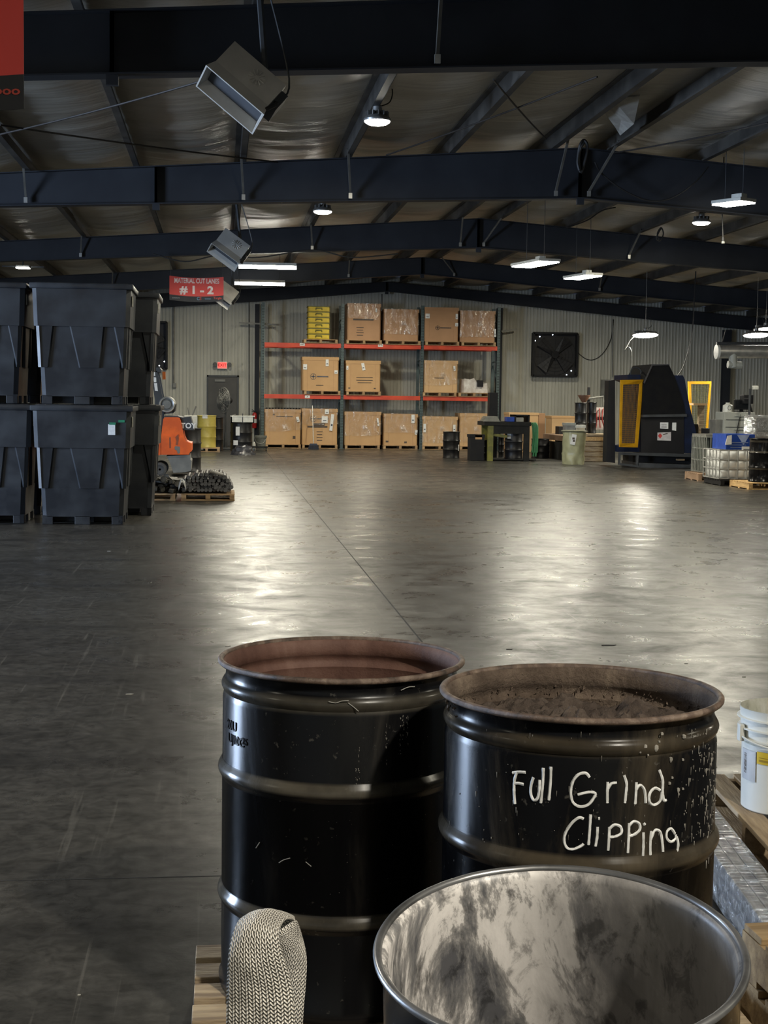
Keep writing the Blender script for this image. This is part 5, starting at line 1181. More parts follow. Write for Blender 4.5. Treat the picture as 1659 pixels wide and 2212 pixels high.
mp('blue_foot', [(1005, 1160), (1066, 1150), (1060, 1310), (1010, 1340)], bluem, .0, .6)
for pts in ([(650, 1018), (727, 1018), (726, 1080), (650, 1076)], [(765, 1020), (803, 1020), (801, 1098), (763, 1092)]):
    lb = mp('paper_label', pts, paper, .085, .01)
lb = mp('paper_label', [(625, 1115), (753, 1110), (752, 1192), (622, 1188)], M('label_pinkish', (.62, .58, .57), .6), .085, .01)
P = [AT(*q7(*p), YM)-bs+Vector((0, .075, 0)) for p in ((628, 1145), (648, 1120), (668, 1145), (648, 1172))]; mb = MB(); mb.prism(P, (0, .006, 0)); mb.build('red_diamond', M('label_red', (.55, .05, .04), .5), lb)
for z in (1035, 1050, 1062): mp('print', [(660, z), (710, z), (710, z+4), (660, z+4)], ink, .08, .004)
mp('print', [(675, 1130), (718, 1118), (722, 1126), (680, 1138)], ink, .08, .004)
for (a_, b_) in (((500, 1290), (600, 1310)), ((690, 1300), (740, 1318)), ((850, 1370), (915, 1385))):
    mp('scrap_in_bay', [a_, (b_[0], a_[1]), b_, (a_[0], b_[1])], grbrn if a_[0] < 600 else cardp, .35, .3)
mb = MB(); cc = Q7(478, 545)-bs; r = .13; mb.tube([cc+Vector((r*cos(2*pi*k/20), .6, r*sin(2*pi*k/20))) for k in range(20)], .018, 6, closed=True); mb.tube([cc+Vector((0, .6, -r)), cc+Vector((0, .6, -r-.15))], .02, 6); mb.build('handwheel', char, t)
mp('left_post', [(200, 620), (262, 612), (262, 1300), (262, 1410), (178, 1400), (190, 1000)], dkpl, .45, .35)
# yellow guards
def guard(nm, outer, inner, Y, lab, mm, extra_angle=0.0, dens=26, meshm=None):
    O = [AT(*q7(*p), Y+dy) for p, dy in outer]; I = [AT(*q7(*p), Y+dy) for p, dy in inner]; c = sum(O, Vector())/4; c.z = min(p.z for p in O)
    t_ = thing(nm, lab, 'safety guard', c, group='yellow mesh guards'); d = Vector((0, .05, 0))
    for k in range(4):
        j = (k+1) % 4; mb = MB(); mb.prism([O[k]-c, O[j]-c, I[j]-c, I[k]-c], d); mb.build('frame_bar', mm, t_)
    mb = MB()
    for k in range(1, dens): u = k/dens; mb.tube([I[0].lerp(I[3], u)-c+d*.5, I[1].lerp(I[2], u)-c+d*.5], .005, 4)
    nv = max(5, int(dens*.42))
    for k in range(1, nv): u = k/nv; mb.tube([I[0].lerp(I[1], u)-c+d*.5, I[3].lerp(I[2], u)-c+d*.5], .005, 4)
    mb.build('wire_mesh', meshm or mm, t_); return t_
gmesh = M('mesh_brownish', (.30, .17, .03), .5)
guard('mesh_guard', (((265, 617), -.5), ((482, 612), .1), ((428, 1255), .1), ((255, 1250), -.5)), (((290, 660), -.45), ((445, 655), .05), ((402, 1215), .05), ((275, 1215), -.45)), YM, 'bright yellow mesh guard door at the left front of the blue machine', yel, dens=30, meshm=gmesh)
guard('mesh_guard', (((905, 630), 0), ((1125, 628), 0), ((1090, 1125), 0), ((925, 1150), 0)), (((932, 655), 0), ((1108, 655), 0), ((1072, 1110), 0), ((945, 1130), 0)), YM+3.2, 'second yellow mesh guard standing behind the blue machine', yel, dens=22, meshm=olive)
gl = SC.objects['mesh_guard.001']; gz = gl.location.z
for c_ in (AT(*q7(937, 1130), YM+3.2), AT(*q7(1080, 1115), YM+3.2)):
    mb = MB(); mb.b2((c_.x-gl.location.x-.04, c_.y-gl.location.y, -gz), (c_.x-gl.location.x+.04, c_.y-gl.location.y+.05, c_.z-gz+.05)); mb.build('leg', yel, gl)
Yw = YM+2.2; t = thing('wooden_stand', 'pale timber stand between the blue machine and the rear guard', 'stand', (AT(*q7(1060, 850), Yw).x, Yw, 0))
A = AT(*q7(955, 835), Yw); B = AT(*q7(1080, 857), Yw); x0 = t.location.x
mb = MB(); mb.b2((A.x-x0, 0, B.z), (B.x-x0, .5, A.z)); mb.build('top', cardp, t); mb = MB(); mb.b2((B.x-x0-.17, .05, 0), (B.x-x0-.04, .2, B.z)); mb.build('post', woodg, t)
mb = MB(); mb.b2((A.x-x0, .1, 0), (B.x-x0-.18, .45, 1.0)); mb.build('back_panel', grbrn, t)
# duct pipe with elbow
Yd = 34.0; A = AT(*q7(1175, 350), Yd); t = thing('duct_pipe', 'pale round duct pipe entering from the right edge below the lamps', 'duct', A); L = AT(1700, 760, Yd)-A
mb = MB(); mb.tube([Vector(), L], .16, 18); mb.build('pipe', galv, t, True); mb = MB(); mb.tube([(-.02, 0, 0), (.04, 0, 0)], .175, 18); mb.build('end_cap', white, t, True)
B = AT(*q7(1318, 400), Yd)-A; mb = MB(); mb.tube([(B.x, -.05, -.05), (B.x, -.1, -.28), (B.x+.02, -.1, -.36)], [.10, .10, .10], 14); mb.tube([(B.x-.13, -.1, -.30), (B.x+.20, -.1, -.32)], .09, 12); mb.build('branch_spigot', greyl, t, True)
mb = MB(); mb.tube(sag(AT(*q7(1255, 140), Yd)-A, (B.x-.3, 0, .16), .05), .01, 5); mb.build('hanger_cable', cable, t)
mb = MB(); mb.tube([(-.01, 0, .20), (L.x, 0, L.z+.20)], .035, 8); mb.build('top_conduit', char, t)
# cabinet, monitor, bottle
Yc = 31.5
t = boxthing('drawer_cabinet', 'light grey steel drawer cabinet right of the wall column', 'cabinet', q7(1248, 920), q7(1530, 1120), Yc, .6, greyl, z0=0, bev=.01)
cb = t; A = AT(*q7(1248, 920), Yc); B = AT(*q7(1530, 920), Yc); zc = A.z
w2 = (B.x-A.x)/2
for z in (AT(*q7(1400, 993), Yc).z, AT(*q7(1400, 1063), Yc).z, .6, .3): mb = MB(); mb.b2((-w2+.03, -.312, z-.006), (w2-.03, -.300, z+.006)); mb.build('drawer_gap', M('gap_dark', (.08, .08, .075), .7), cb)
for z in (zc-.08, zc-.38): mb = MB(); mb.b2((-.12, -.33, z-.012), (.12, -.301, z+.012)); mb.build('drawer_handle', greyl, cb)
boxthing('control_box', 'small grey box against the left side of the drawer cabinet', 'box', q7(1165, 990), q7(1245, 1110), Yc+.1, .4, grey, z0=0)
p = AT(*q7(1307, 918), Yc); t = thing('squeeze_bottle', 'white plastic jug with a printed mark on the grey drawer cabinet', 'bottle', (p.x, Yc+.2, zc+.002)); hb = AT(*q7(1307, 832), Yc).z-zc
mb = MB(); mb.lathe([(.11, 0), (.115, .02), (.11, hb*.72), (.05, hb*.84), (.045, hb*.88)], 20); mb.build('body', white, t, True); mb = MB(); mb.lathe([(.05, hb*.88), (.05, hb), (0, hb)], 16); mb.build('cap', white, t, True); mb = MB(); mb.tube([(.04*cos(2*pi*k/16), -.115, hb*.45+.05*sin(2*pi*k/16)) for k in range(16)], .006, 4, closed=True); mb.build('printed_mark', inkb, t)
A, B = AT(*q7(1368, 802), Yc), AT(*q7(1520, 900), Yc); t = thing('monitor', 'black computer monitor on the grey drawer cabinet', 'monitor', ((A.x+B.x)/2, Yc+.2, zc+.002)); w2 = (B.x-A.x)/2; z0_, z1_ = B.z-zc, A.z-zc
mb = MB(); mb.b2((-w2, -.03, z0_), (w2, .03, z1_), bev=.01); mb.build('screen_housing', dkpl, t); mb = MB(); mb.b2((-w2+.03, -.034, z0_+.03), (w2-.03, -.030, z1_-.03)); mb.build('screen', M('screen_glass', (.012, .013, .014), .15), t)
mb = MB(); mb.b2((-.04, .03, .01), (.04, .07, z0_+.2)); mb.b2((-.14, -.1, 0), (.14, .12, .015)); mb.build('stand', dkpl, t)
A = AT(*q7(1480, 630), Yc-.2); p0 = Vector((A.x, Yc-.28, 0)); t = thing('equipment_stand', 'thin dark pole with an electronics box beside the monitor', 'stand', p0)
mb = MB(); mb.tube([(0, 0, .02), (0, 0, AT(*q7(1480, 700), Yc).z)], .028, 8); mb.build('pole', char, t); mb = MB(); mb.lathe([(.2, 0), (.2, .03), (0, .04)], 20); mb.build('foot', char, t)
a, b = AT(*q7(1438, 757), Yc)-p0, AT(*q7(1525, 800), Yc)-p0; mb = MB(); mb.b2((a.x, .3, b.z-.1), (b.x, .6, a.z), bev=.015); mb.b2((-.02, 0, b.z), (.02, .32, b.z+.03)); mb.build('electronics_box', dkpl, t)
a = AT(*q7(1487, 690), Yc)-p0; mb = MB(); mb.box((a.x, -.06, a.z), (.12, .10, .09), bev=.02); mb.build('sensor', white, t); mb = MB(); mb.tube(smooth_path([a+Vector((.1, .3, -.3)), a+Vector((.3, .3, -.9)), a+Vector((.42, .3, -1.25))]), .02, 6); mb.build('cable', cable, t)
mb = MB(); mb.tube(smooth_path([a+Vector((-.2, -.02, -.6)), a+Vector((-.3, -.04, -1.1)), a+Vector((-.35, -.03, -1.9))]), .01, 6); mb.build('cable', cable, t)
boxthing('black_tote', 'low black tote in front of the small grey box', 'tote', q7(1095, 1075), q7(1240, 1120), Yc+.6, .5, dkpl, z0=0)
boxthing('work_bench', 'dark narrow bench top right of the drawer cabinet', 'bench', q7(1535, 1128), q7(1700, 1160), 31.0, .6, grbrn, z0=0)
# wrapped machine part at the right edge
a = AT(*q7(1555, 950), 29.5); b = AT(*q7(1720, 1110), 29.5); t = thing('wrapped_bundle', 'clear film-wrapped bundle at the right edge above the black drum', 'bundle', ((a.x+b.x)/2, 29.9, 0)); w2 = (b.x-a.x)/2
mb = MB(); mb.b2((-w2, -.35, 0), (w2, .35, b.z), bev=.02); mb.build('box_base', M('bundle_grey', (.20, .18, .16), .6), t); mb = MB(); mb.b2((-w2+.04, -.3, b.z+.001), (w2-.04, .3, a.z-.04), bev=.03); mb.build('goods', grey, t)
mb = MB(); mb.b2((-w2-.01, -.37, b.z-.1), (w2+.01, .37, a.z), bev=.04); mb.build('film', filmw, t, True)

# ------------------------------------------------------------------ cage totes on pallets
def cage(P0, P1, Yc, depth, z0, lab, inner_m, bar_m, nx, nz, inner='bulge', group='wire cage totes', rz=0, top=None, bar=.016):
    a, b = AT(*P0, Yc), AT(*P1, Yc); W2 = (b.x-a.x)/2; H = a.z-z0; t = thing('cage_tote', lab, 'tote', ((a.x+b.x)/2, Yc+depth/2, z0), rz, group)
    d2 = depth/2; mb = MB(); fr = MB()
    for k in range(nz+1):
        z = .02+(H-.03)*k/nz; fr.tube([(-W2, -d2, z), (W2, -d2, z), (W2, d2, z), (-W2, d2, z)], bar*1.1, 6, closed=True)
    fr.build('horizontal_bars', bar_m, t)
    fv = MB(); nd = max(3, int(nx*depth/(2*W2)))
    for k in range(nx+1):
        for s_ in (-1, 1): x = -W2+2*W2*k/nx; fv.tube([(x, s_*(d2+.006), .02), (x, s_*(d2+.006), H)], bar, 6)
    for k in range(1, nd):
        for s_ in (-1, 1): y = -d2+2*d2*k/nd; fv.tube([(s_*(W2+.006), y, .02), (s_*(W2+.006), y, H)], bar, 6)
    fv.build('vertical_bars', bar_m, t)
    n = nx*6; vs = []; rows = nz*6; ring = []
    m4 = 4*n
    for j in range(rows+1):
        v = j/rows
        for i in range(m4):
            side, k = divmod(i, n); u = k/n; bl = abs(sin(u*nx*pi))*abs(sin(v*nz*pi)); e = -.020+.040*bl**.5 if inner == 'bulge' else -.05
            x = (-1+2*u)*(W2-.03); y = -(d2-.03)-e
            if side % 2: x = (-1+2*u)*(d2-.03); y = -(W2-.03)-e
            p = Vector((x, y, .03+v*(H-.05))); p.rotate(Matrix.Rotation(side*pi/2, 3, 'Z')); vs.append(p)
    mb.add(vs, [(j*m4+i, j*m4+(i+1) % m4, (j+1)*m4+(i+1) % m4, (j+1)*m4+i) for j in range(rows) for i in range(m4)]+[tuple(rows*m4+i for i in range(m4))]); mb.build('inner_bladder', inner_m, t, True)
    return t, W2, H
YI = FL(1592, 1050).y
blad = M('white_bladder', (.74, .75, .73), .4, 0, (.64, .65, .64), 3)
ph = AT(*r5(700, 1880), YI).z
a, b = AT(*r5(470, 1900), YI), AT(*r5(1140, 1900), YI)
pallet(((a.x+b.x)/2, YI+.45, 0), 'black plastic pallet under the white caged tote', b.x-a.x, .95, max(.11, ph), m=dkpl, group='pallets at the right')
tt, W2, Hh = cage(r5(470, 1290), r5(1140, 1290), YI+.02, .9, max(.11, ph)+.003, 'white bladder tote in a pale wire cage, blue cover stacked on it', blad, M('cage_grey', (.34, .34, .33), .4, .3), 4, 3, bar=.011)
a, b = AT(*r5(600, 1005), YI+.05), AT(*r5(1120, 1285), YI+.05); z0 = tt.location.z+Hh+.004
t = thing('blue_covered_box', 'blue plastic covered box with white print on top of the caged tote', 'box', ((a.x+b.x)/2, YI+.47, z0)); w2 = (b.x-a.x)/2; hh = a.z-z0
mb = MB(); mb.prism([(-w2, -.38, 0), (w2, -.38, 0), (w2, -.38, hh), (-w2, -.38, hh)], (0, .76, 0)); mb.build('cover', blues, t)
mb = MB(); mb.prism([(-.07, -.386, hh-.01), (.17, -.386, hh-.01), (.06, -.386, hh-.20)], (0, .005, 0)); mb.build('printed_emblem', M('emblem_pale', (.34, .42, .66), .5), t)
mb = MB()
for k in range(3): mb.box((-.06, -.384, hh*.46-.045*k), (.42-.08*k, .005, .018)); mb.box((.33, -.384, hh*.46-.045*k), (.2, .005, .014))
mb.build('printed_lines', M('emblem_faint', (.16, .22, .42), .5), t)
mb = MB(); mb.prism([(-w2-.02, -.40, hh*.30), (-w2+.10, -.40, hh*.35), (-w2+.10, -.40, hh*.95), (-w2+.02, -.40, hh*.9)], (0, .012, 0)); mb.build('white_flap', paper, t)
mb = MB(); mb.box((.12, -.395, -.02), (.19, .008, .16)); lb = mb.build('paper_label', paper, t); mb = MB(); mb.box((.12, -.401, -.0), (.13, .003, .02)); mb.box((.14, -.401, -.06), (.04, .003, .03)); mb.build('print', inkb, lb)
YJ = FL(1530, 1040).y; a, b = AT(*r5(95, 1850), YJ), AT(*r5(600, 1850), YJ); ph2 = AT(*r5(300, 1735), YJ).z
pallet(((a.x+b.x)/2, YJ+.5, 0), 'worn wooden pallet under the dark cage tote', b.x-a.x, 1.0, max(.11, ph2), m=M('pinkish_pallet_wood', (.34, .22, .14), .75, 0, (.22, .14, .085), 4), rz=-.05, group='pallets at the right')
darkb = M('streaked_dark_bladder', (.030, .036, .032), .35, 0, (.20, .22, .17), 4, lo=.33, hi=.52, sc=(5, 5, .5))
_c = cage(r5(222, 1050), r5(640, 1050), YJ+.08, .85, max(.11, ph2)+.003, 'dark streaked tote in a wire cage behind the white one', darkb, M('cage_dark_galv', (.24, .25, .23), .4, .4), 5, 3, inner='flat', bar=.012)
cgz = _c[0].location.z+_c[2]
a, b = AT(*r5(215, 975), YJ+.1), AT(*r5(760, 1000), YJ+.1); mb = MB(); mb.b2((-(b.x-a.x)/2, -.42, 0), ((b.x-a.x)/2, .42, .04)); o = mb.build('metal_shelf_board', grey); o.location = ((a.x+b.x)/2, YJ+.52, cgz+.004); ident(o, 'flat grey board lying on top of the dark cage tote', 'board')
YD = FL(1640, 1058).y; a = AT(*r5(1000, 1900), YD); ph3 = AT(*r5(1200, 1900), YD).z
pallet((a.x+.6, YD+.5, 0), 'fresh pale wooden pallet at the right edge under the black drum', 1.2, 1.0, max(.11, ph3), m=woody, group='pallets at the right')
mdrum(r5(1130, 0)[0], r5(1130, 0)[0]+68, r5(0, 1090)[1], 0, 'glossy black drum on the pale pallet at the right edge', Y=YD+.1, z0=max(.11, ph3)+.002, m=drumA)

# ================================================================== FOREGROUND
pallet((.585, 3.18, 0), 'weathered wooden pallet under the two big black drums', 1.28, 1.10, .115, m=woodg, nb=9, detail=True, rz=.0)
def big_drum(loc, label, R, H, hoops, outer, inner, rim_m, tilt=None, bead=.062, nseg=96, rr=.0072):
    """open drum; R = body radius, rim radius R+.013; loc = centre of the base"""
    t = thing('open_steel_drum', label, 'drum', loc, 0, 'open black drums in the foreground')
    prof = [(R*.96, 0), (R+.004, .003), (R+.006, .02), (R, .032)]
    for z, a in hoops:
        for q in range(9): s_ = q/8-.5; prof.append((R+a*cos(s_*pi)**1.3 if abs(s_) < .5 else R, z+s_*.046))
    if bead:
        prof += [(R-.001, H-bead-.03)]
        for q in range(9): s_ = q/8-.5; prof.append((R-.005+.0085*cos(s_*pi)-.002*(s_+.5), H-bead+s_*.034))
        prof += [(R-.008, H-bead+.03)]
    else: prof += [(R-.002, H-.06)]
    prof += [(R-.006, H-.020), (R-.002, H-.010), (R+.004, H-.006)]
    prof = sorted(prof, key=lambda p: 0) 
    mb = MB(); mb.cap0 = True; mb.cap1 = False; mb.lathe(prof, nseg); body = mb.build('body', outer, t, True)
    mb = MB(); mb.cap0 = mb.cap1 = False; inn = [(0.0001, .012), (R*.93, .012), (R*.955, .03)]+[(r-.0035, z) for r, z in prof[3:]]
    mb.lathe(inn, nseg); mb.build('inner_lining', inner, t, True)
    mb = MB(); mb.tube([((R+.0045)*cos(2*pi*k/nseg), (R+.0045)*sin(2*pi*k/nseg), H-rr+.0006*noise.noise((k*.7, 1, H))) for k in range(nseg)], rr, 10, closed=True); mb.build('rolled_rim', rim_m, t, True)
    return t
H1 = .911+.004-.1165
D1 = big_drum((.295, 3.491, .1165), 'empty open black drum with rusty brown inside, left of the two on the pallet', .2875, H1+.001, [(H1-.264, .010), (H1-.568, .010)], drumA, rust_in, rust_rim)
H2 = .927+.004-.1165
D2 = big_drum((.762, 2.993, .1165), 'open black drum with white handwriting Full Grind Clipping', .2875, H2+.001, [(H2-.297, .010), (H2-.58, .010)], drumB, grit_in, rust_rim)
R3 = .2475; H3 = .74
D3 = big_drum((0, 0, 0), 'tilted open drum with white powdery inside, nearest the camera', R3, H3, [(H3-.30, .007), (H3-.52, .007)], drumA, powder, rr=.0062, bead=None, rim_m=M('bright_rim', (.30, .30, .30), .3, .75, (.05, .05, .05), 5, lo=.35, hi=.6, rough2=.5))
top = Vector((.469, 1.925, .789)); tl, az = .133, -1.961
ax = Vector((sin(tl)*cos(az), sin(tl)*sin(az), cos(tl)))
D3.rotation_mode = 'QUATERNION'; D3.rotation_quaternion = Vector((0, 0, 1)).rotation_difference(ax); D3.location = top-ax*H3
# timber chock that the leaning drum rests on
b3 = D3.location.copy(); hd = Vector((-ax.x, -ax.y, 0)).normalized()
far = b3+(hd*cos(tl)+Vector((0, 0, 1))*sin(tl))*(R3*.9); near = b3-(hd*cos(tl)+Vector((0, 0, 1))*sin(tl))*(R3*.9)
for q, p in enumerate((far, near)):
    h_ = p.z-.012; mb = MB(); mb.box((0, 0, h_/2), (.42, .07, h_), rz=atan2(hd.y, hd.x)+pi/2, bev=.003); o = mb.build('timber_chock', woodg); o.location = (p.x, p.y, 0)
    ident(o, 'weathered timber chock under the %s edge of the tilted drum' % ('far' if q == 0 else 'near'), 'chock', 'timber chocks under the tilted drum')
# grinding swarf inside drum 2
mb = MB(); vs = [(0, 0, 0)]; rings, n = 46, 120; Rf = .281; zc = H2-.078
def hf(x, y): return .030*noise.noise((x*7, y*7, 2))+.020*noise.noise((x*19, y*19, 8))+.014*noise.noise((x*48, y*48, 4))+.009*noise.noise((x*100, y*100, 5))+.022*max(0, 1-((x-.02)**2+(y-.0)**2)/.04)-.02*max(0, sqrt(x*x+y*y)-.2)/.08
vs[0] = (0, 0, zc+hf(0, 0))
for j in range(1, rings+1):
    for i in range(n): r_ = Rf*j/rings; x, y = r_*cos(2*pi*i/n), r_*sin(2*pi*i/n); vs.append((x, y, zc+hf(x, y)))
fs = [(0, 1+i, 1+(i+1) % n) for i in range(n)]+[(1+(j-1)*n+i, 1+j*n+i, 1+j*n+(i+1) % n, 1+(j-1)*n+(i+1) % n) for j in range(1, rings) for i in range(n)]
mb.add(vs, fs); o = mb.build('grinding_swarf', swarf_m, None, True); o.location = D2.location; ident(o, 'clumpy dark brown grinding swarf filling the handwritten drum', 'swarf', kind='stuff')
# crusted lumps on the inside of drum 2
mb = MB(); random.seed(3)
for k in range(420):
    a = random.uniform(-.25, pi+.25); z = H2-.012-.075*random.random()**.8; r_ = .281+.0; s_ = random.uniform(.0015, .005); c = Vector((r_*cos(a), r_*sin(a), z))
    vs = [c+Vector((random.uniform(-1, 1), random.uniform(-1, 1), random.uniform(-1.5, 1.5)))*s_ for _ in range(4)]; mb.add(vs, [(0, 1, 2), (0, 2, 3), (0, 3, 1), (1, 3, 2)])
cr = mb.build('caked_crumbs', grit_in, D2); cr['kind'] = 'stuff'

# handwriting in white paint on drum 2 (strokes measured on the photo)
def hw(X, Y_): return 920+X/2.2449, 1400+Y_/2.2449
def on_drum(px, py, c, R):
    d = ray(px, py); ox, oy = -c.x, -c.y; A = d.x**2+d.y**2; B = 2*(ox*d.x+oy*d.y); C_ = ox*ox+oy*oy-R*R; ds = B*B-4*A*C_
    if ds < 0: return None
    t = (-B-sqrt(ds))/(2*A); return Vector((d.x*t, d.y*t, HC+d.z*t))
strokes = dict(
 F=[[(440, 602), (428, 640), (426, 700), (430, 756)], [(418, 606), (450, 602), (482, 604)], [(425, 660), (445, 656), (472, 662)]],
 u=[[(520, 628), (508, 670), (508, 710), (522, 738), (540, 728), (548, 690), (550, 640)]],
 l=[[(568, 582), (566, 650), (556, 752)], [(605, 576), (603, 650), (595, 738)]],
 G=[[(793, 628), (775, 608), (740, 615), (712, 650), (702, 700), (712, 748), (745, 770), (785, 762), (810, 735), (822, 706), (790, 700), (736, 712)]],
 r=[[(882, 650), (880, 700), (880, 752)], [(880, 690), (898, 660), (926, 654)]], i=[[(962, 618), (974, 660), (970, 710), (966, 752)]],
 n=[[(1022, 652), (1020, 700), (1016, 757)], [(1020, 690), (1040, 665), (1062, 690), (1068, 752)]],
 d=[[(1138, 690), (1112, 680), (1088, 705), (1086, 745), (1108, 762), (1138, 742), (1146, 700)], [(1134, 592), (1150, 640), (1150, 700), (1156, 738), (1168, 738)]],
 C=[[(765, 830), (742, 824), (708, 850), (678, 895), (670, 935), (684, 970), (715, 976), (750, 962), (765, 950)]],
 l2=[[(798, 808), (794, 880), (788, 955)]], i2=[[(832, 868), (830, 915), (822, 962)], [(836, 828), (844, 828)]],
 p=[[(890, 868), (888, 920), (884, 982)], [(888, 880), (915, 858), (945, 868), (948, 898), (920, 915), (890, 918)]],
 p2=[[(986, 850), (984, 920), (980, 994)], [(984, 866), (1008, 842), (1036, 852), (1038, 882), (1012, 905), (986, 912)]],
 i3=[[(1056, 895), (1056, 950), (1054, 1008)], [(1058, 850), (1063, 858)]],
 n2=[[(1094, 888), (1090, 940), (1090, 1004)], [(1092, 930), (1112, 885), (1138, 892), (1148, 940), (1152, 988)]],
 g=[[(1210, 900), (1192, 876), (1172, 890), (1170, 922), (1190, 940), (1212, 925), (1214, 905)], [(1218, 915), (1226, 950), (1218, 1000), (1200, 1034), (1176, 1040), (1154, 1016)]])
paint = M('white_paint_strokes', (.80, .80, .78), .55, 0, (.55, .55, .53), 60)
c2 = D2.location
for wname, keys in (('word_full', 'F u l'), ('word_grind', 'G r i n d'), ('word_clipping', 'C l2 i2 p p2 i3 n2 g')):
    mb = MB()
    for k in keys.split():
        for st in strokes[k]:
            P3 = [on_drum(*hw(*q), c2, .2885) for q in st]; P3 = smooth_path(P3, 5) if len(P3) > 2 else P3
            pts = []
            for q in P3:
                v = Vector((q.x-c2.x, q.y-c2.y)); v = v.normalized()*.2862; pts.append(Vector((v.x, v.y, q.z-c2.z)))
            mb.tube(pts, [.0031+.0008*noise.noise((i*.6, len(pts), ord(k[0]))) for i in range(len(pts))], 6)
    mb.build(wname, paint, D2, True)
# splashes and drips
def blobs(D, c, R, items, nm, m):
    mb = MB()
    for px, py, s_, ln in items:
        P_ = on_drum(px, py, c, R)
        if P_ is None: continue
        v = Vector((P_.x-c.x, P_.y-c.y)); v = v.normalized()*(R); base = Vector((v.x, v.y, P_.z-c.z))
        mb.tube([base+Vector((0, 0, s_)), base+Vector((0, 0, s_*.6)), base-Vector((0, 0, s_*.6)), base-Vector((0, 0, s_+ln*.6)), base-Vector((0, 0, s_+ln))], [s_*.2, s_*.9, s_, s_*.5, s_*.25], 6)
    o = mb.build(nm, m, D, True); o['kind'] = 'stuff'; return o
grime = M('dried_splashes', (.34, .32, .28), .5, 0, (.20, .185, .16), 50)
random.seed(11)
it = [(1430, 1585, .0022, 0), (1477, 1591, .003, 0), (1394, 1612, .0026, 0), (1417, 1614, .0035, .004), (1424, 1602, .0016, 0), (1449, 1639, .0025, .004), (1475, 1641, .0018, 0), (1452, 1680, .0018, 0), (1446, 1692, .0022, 0), (1465, 1705, .0022, .004), (1475, 1704, .0018, 0), (1383, 1625, .0015, 0), (1400, 1631, .0013, 0)]
for k in range(230):
    px = 1556-abs(random.gauss(0, 38)); py = random.uniform(1570, 1860); it.append((px, py, random.uniform(.0004, .0015), random.choice((0, .002, .006, .014))))
for k in range(90): it.append((random.uniform(962, 1550), random.uniform(1570, 1890), random.uniform(.0003, .0008), random.choice((0, .003, .01))))
it = [(a, b_, c_*1.5 if i < 13 else c_, d) for i, (a, b_, c_, d) in enumerate(it)]
blobs(D2, c2, .2876, it, 'dried_splashes', grime)
it = []
for (x0, ya, yb_) in ((835, 1560, 1650), (865, 1545, 1632), (880, 1545, 1612), (775, 1610, 1690), (770, 1660, 1720), (871, 1545, 1600)):
    for k in range(16): it.append((x0+random.uniform(-2, 2), random.uniform(ya, yb_), random.uniform(.0004, .0009), random.choice((0, .003))))
for k in range(50): it.append((random.uniform(600, 940), random.uniform(1560, 1960), random.uniform(.0003, .0006), 0))
blobs(D1, D1.location, .2880, it, 'dried_splashes', grime)
# scratches on drum 1
mb = MB(); cD1 = D1.location
for pts in ([(710, 1515), (725, 1518), (738, 1514), (753, 1513)], [(752, 1518), (765, 1528), (774, 1536)], [(868, 1492), (884, 1485), (898, 1484)], [(602, 1864), (612, 1858), (626, 1854)], [(660, 1862), (672, 1872)], [(552, 1832), (560, 1820)]):
    P3 = smooth_path([on_drum(*q, cD1, .289)-cD1 for q in pts], 4)
    zt = H1
    P3 = [Vector((p.x, p.y, 0)).normalized()*(.2879+(.0035 if H1-.075 < p.z < H1-.035 else 0)-(.003 if p.z > H1-.035 else 0))+Vector((0, 0, p.z)) for p in P3]; mb.tube(P3, .0011, 5)
mb.build('scratches', M('scratch_grey', (.30, .29, .26), .6), D1)
# embossed maker's marks on the left of drum 1
for txt, px, py, sz in (('20U', 500, 1568, .032), ('UJ10C', 508, 1600, .030), ('25', 528, 1603, .022)):
    vs, f_ = text_mesh(txt, sz, .001, .0004); P_ = on_drum(px if px > 484 else 486, py, cD1, .2875)-cD1; a0 = atan2(P_.y, P_.x); mb = MB()
    mb.add([((.2875+z)*cos(a0+x/.2875), (.2875+z)*sin(a0+x/.2875), P_.z+y) for x, y, z in vs], f_); mb.build('embossed_mark', drumA, D1)

# woven strap loop standing in front of drum 1
YS = 1.62
ctl = [((556, 2330), YS-.03, (1, 0), 148), ((562, 2212), YS-.03, (1, .05), 150), ((560, 2130), YS-.03, (1, .03), 142), ((552, 2060), YS-.03, (1, -.02), 118), ((556, 2010), YS-.022, (1, -.12), 100), ((572, 1988), YS-.0, (1, .10), 92), ((598, 1996), YS+.028, (.9, .35), 80),
       ((622, 2030), YS+.038, (.62, .55), 66), ((630, 2075), YS+.034, (.75, .15), 62), ((622, 2130), YS+.028, (.9, .0), 76), ((612, 2212), YS+.02, (1, 0), 84), ((606, 2330), YS+.02, (1, 0), 90)]
def cm(vals, k=8):
    P = [Vector((v,)) if isinstance(v, (int, float)) else Vector(v) for v in vals]; out = []
    P = [Vector((p[0], 0, 0)) if len(p) == 1 else (Vector((p[0], p[1], 0)) if len(p) == 2 else p) for p in P]
    return smooth_path(P, k)
def V1(v): return Vector((v, 0, 0))
cen = smooth_path([AT(p[0], p[1], y) for p, y, _, _ in ctl], 10); wid = smooth_path([Vector((a, b, 0)) for _, _, (a, b), _ in ctl], 10); wl = smooth_path([V1(w_) for *_, w_ in ctl], 10)
nw = 14; vs = []; uv = []; acc = 0; Wtot = .075
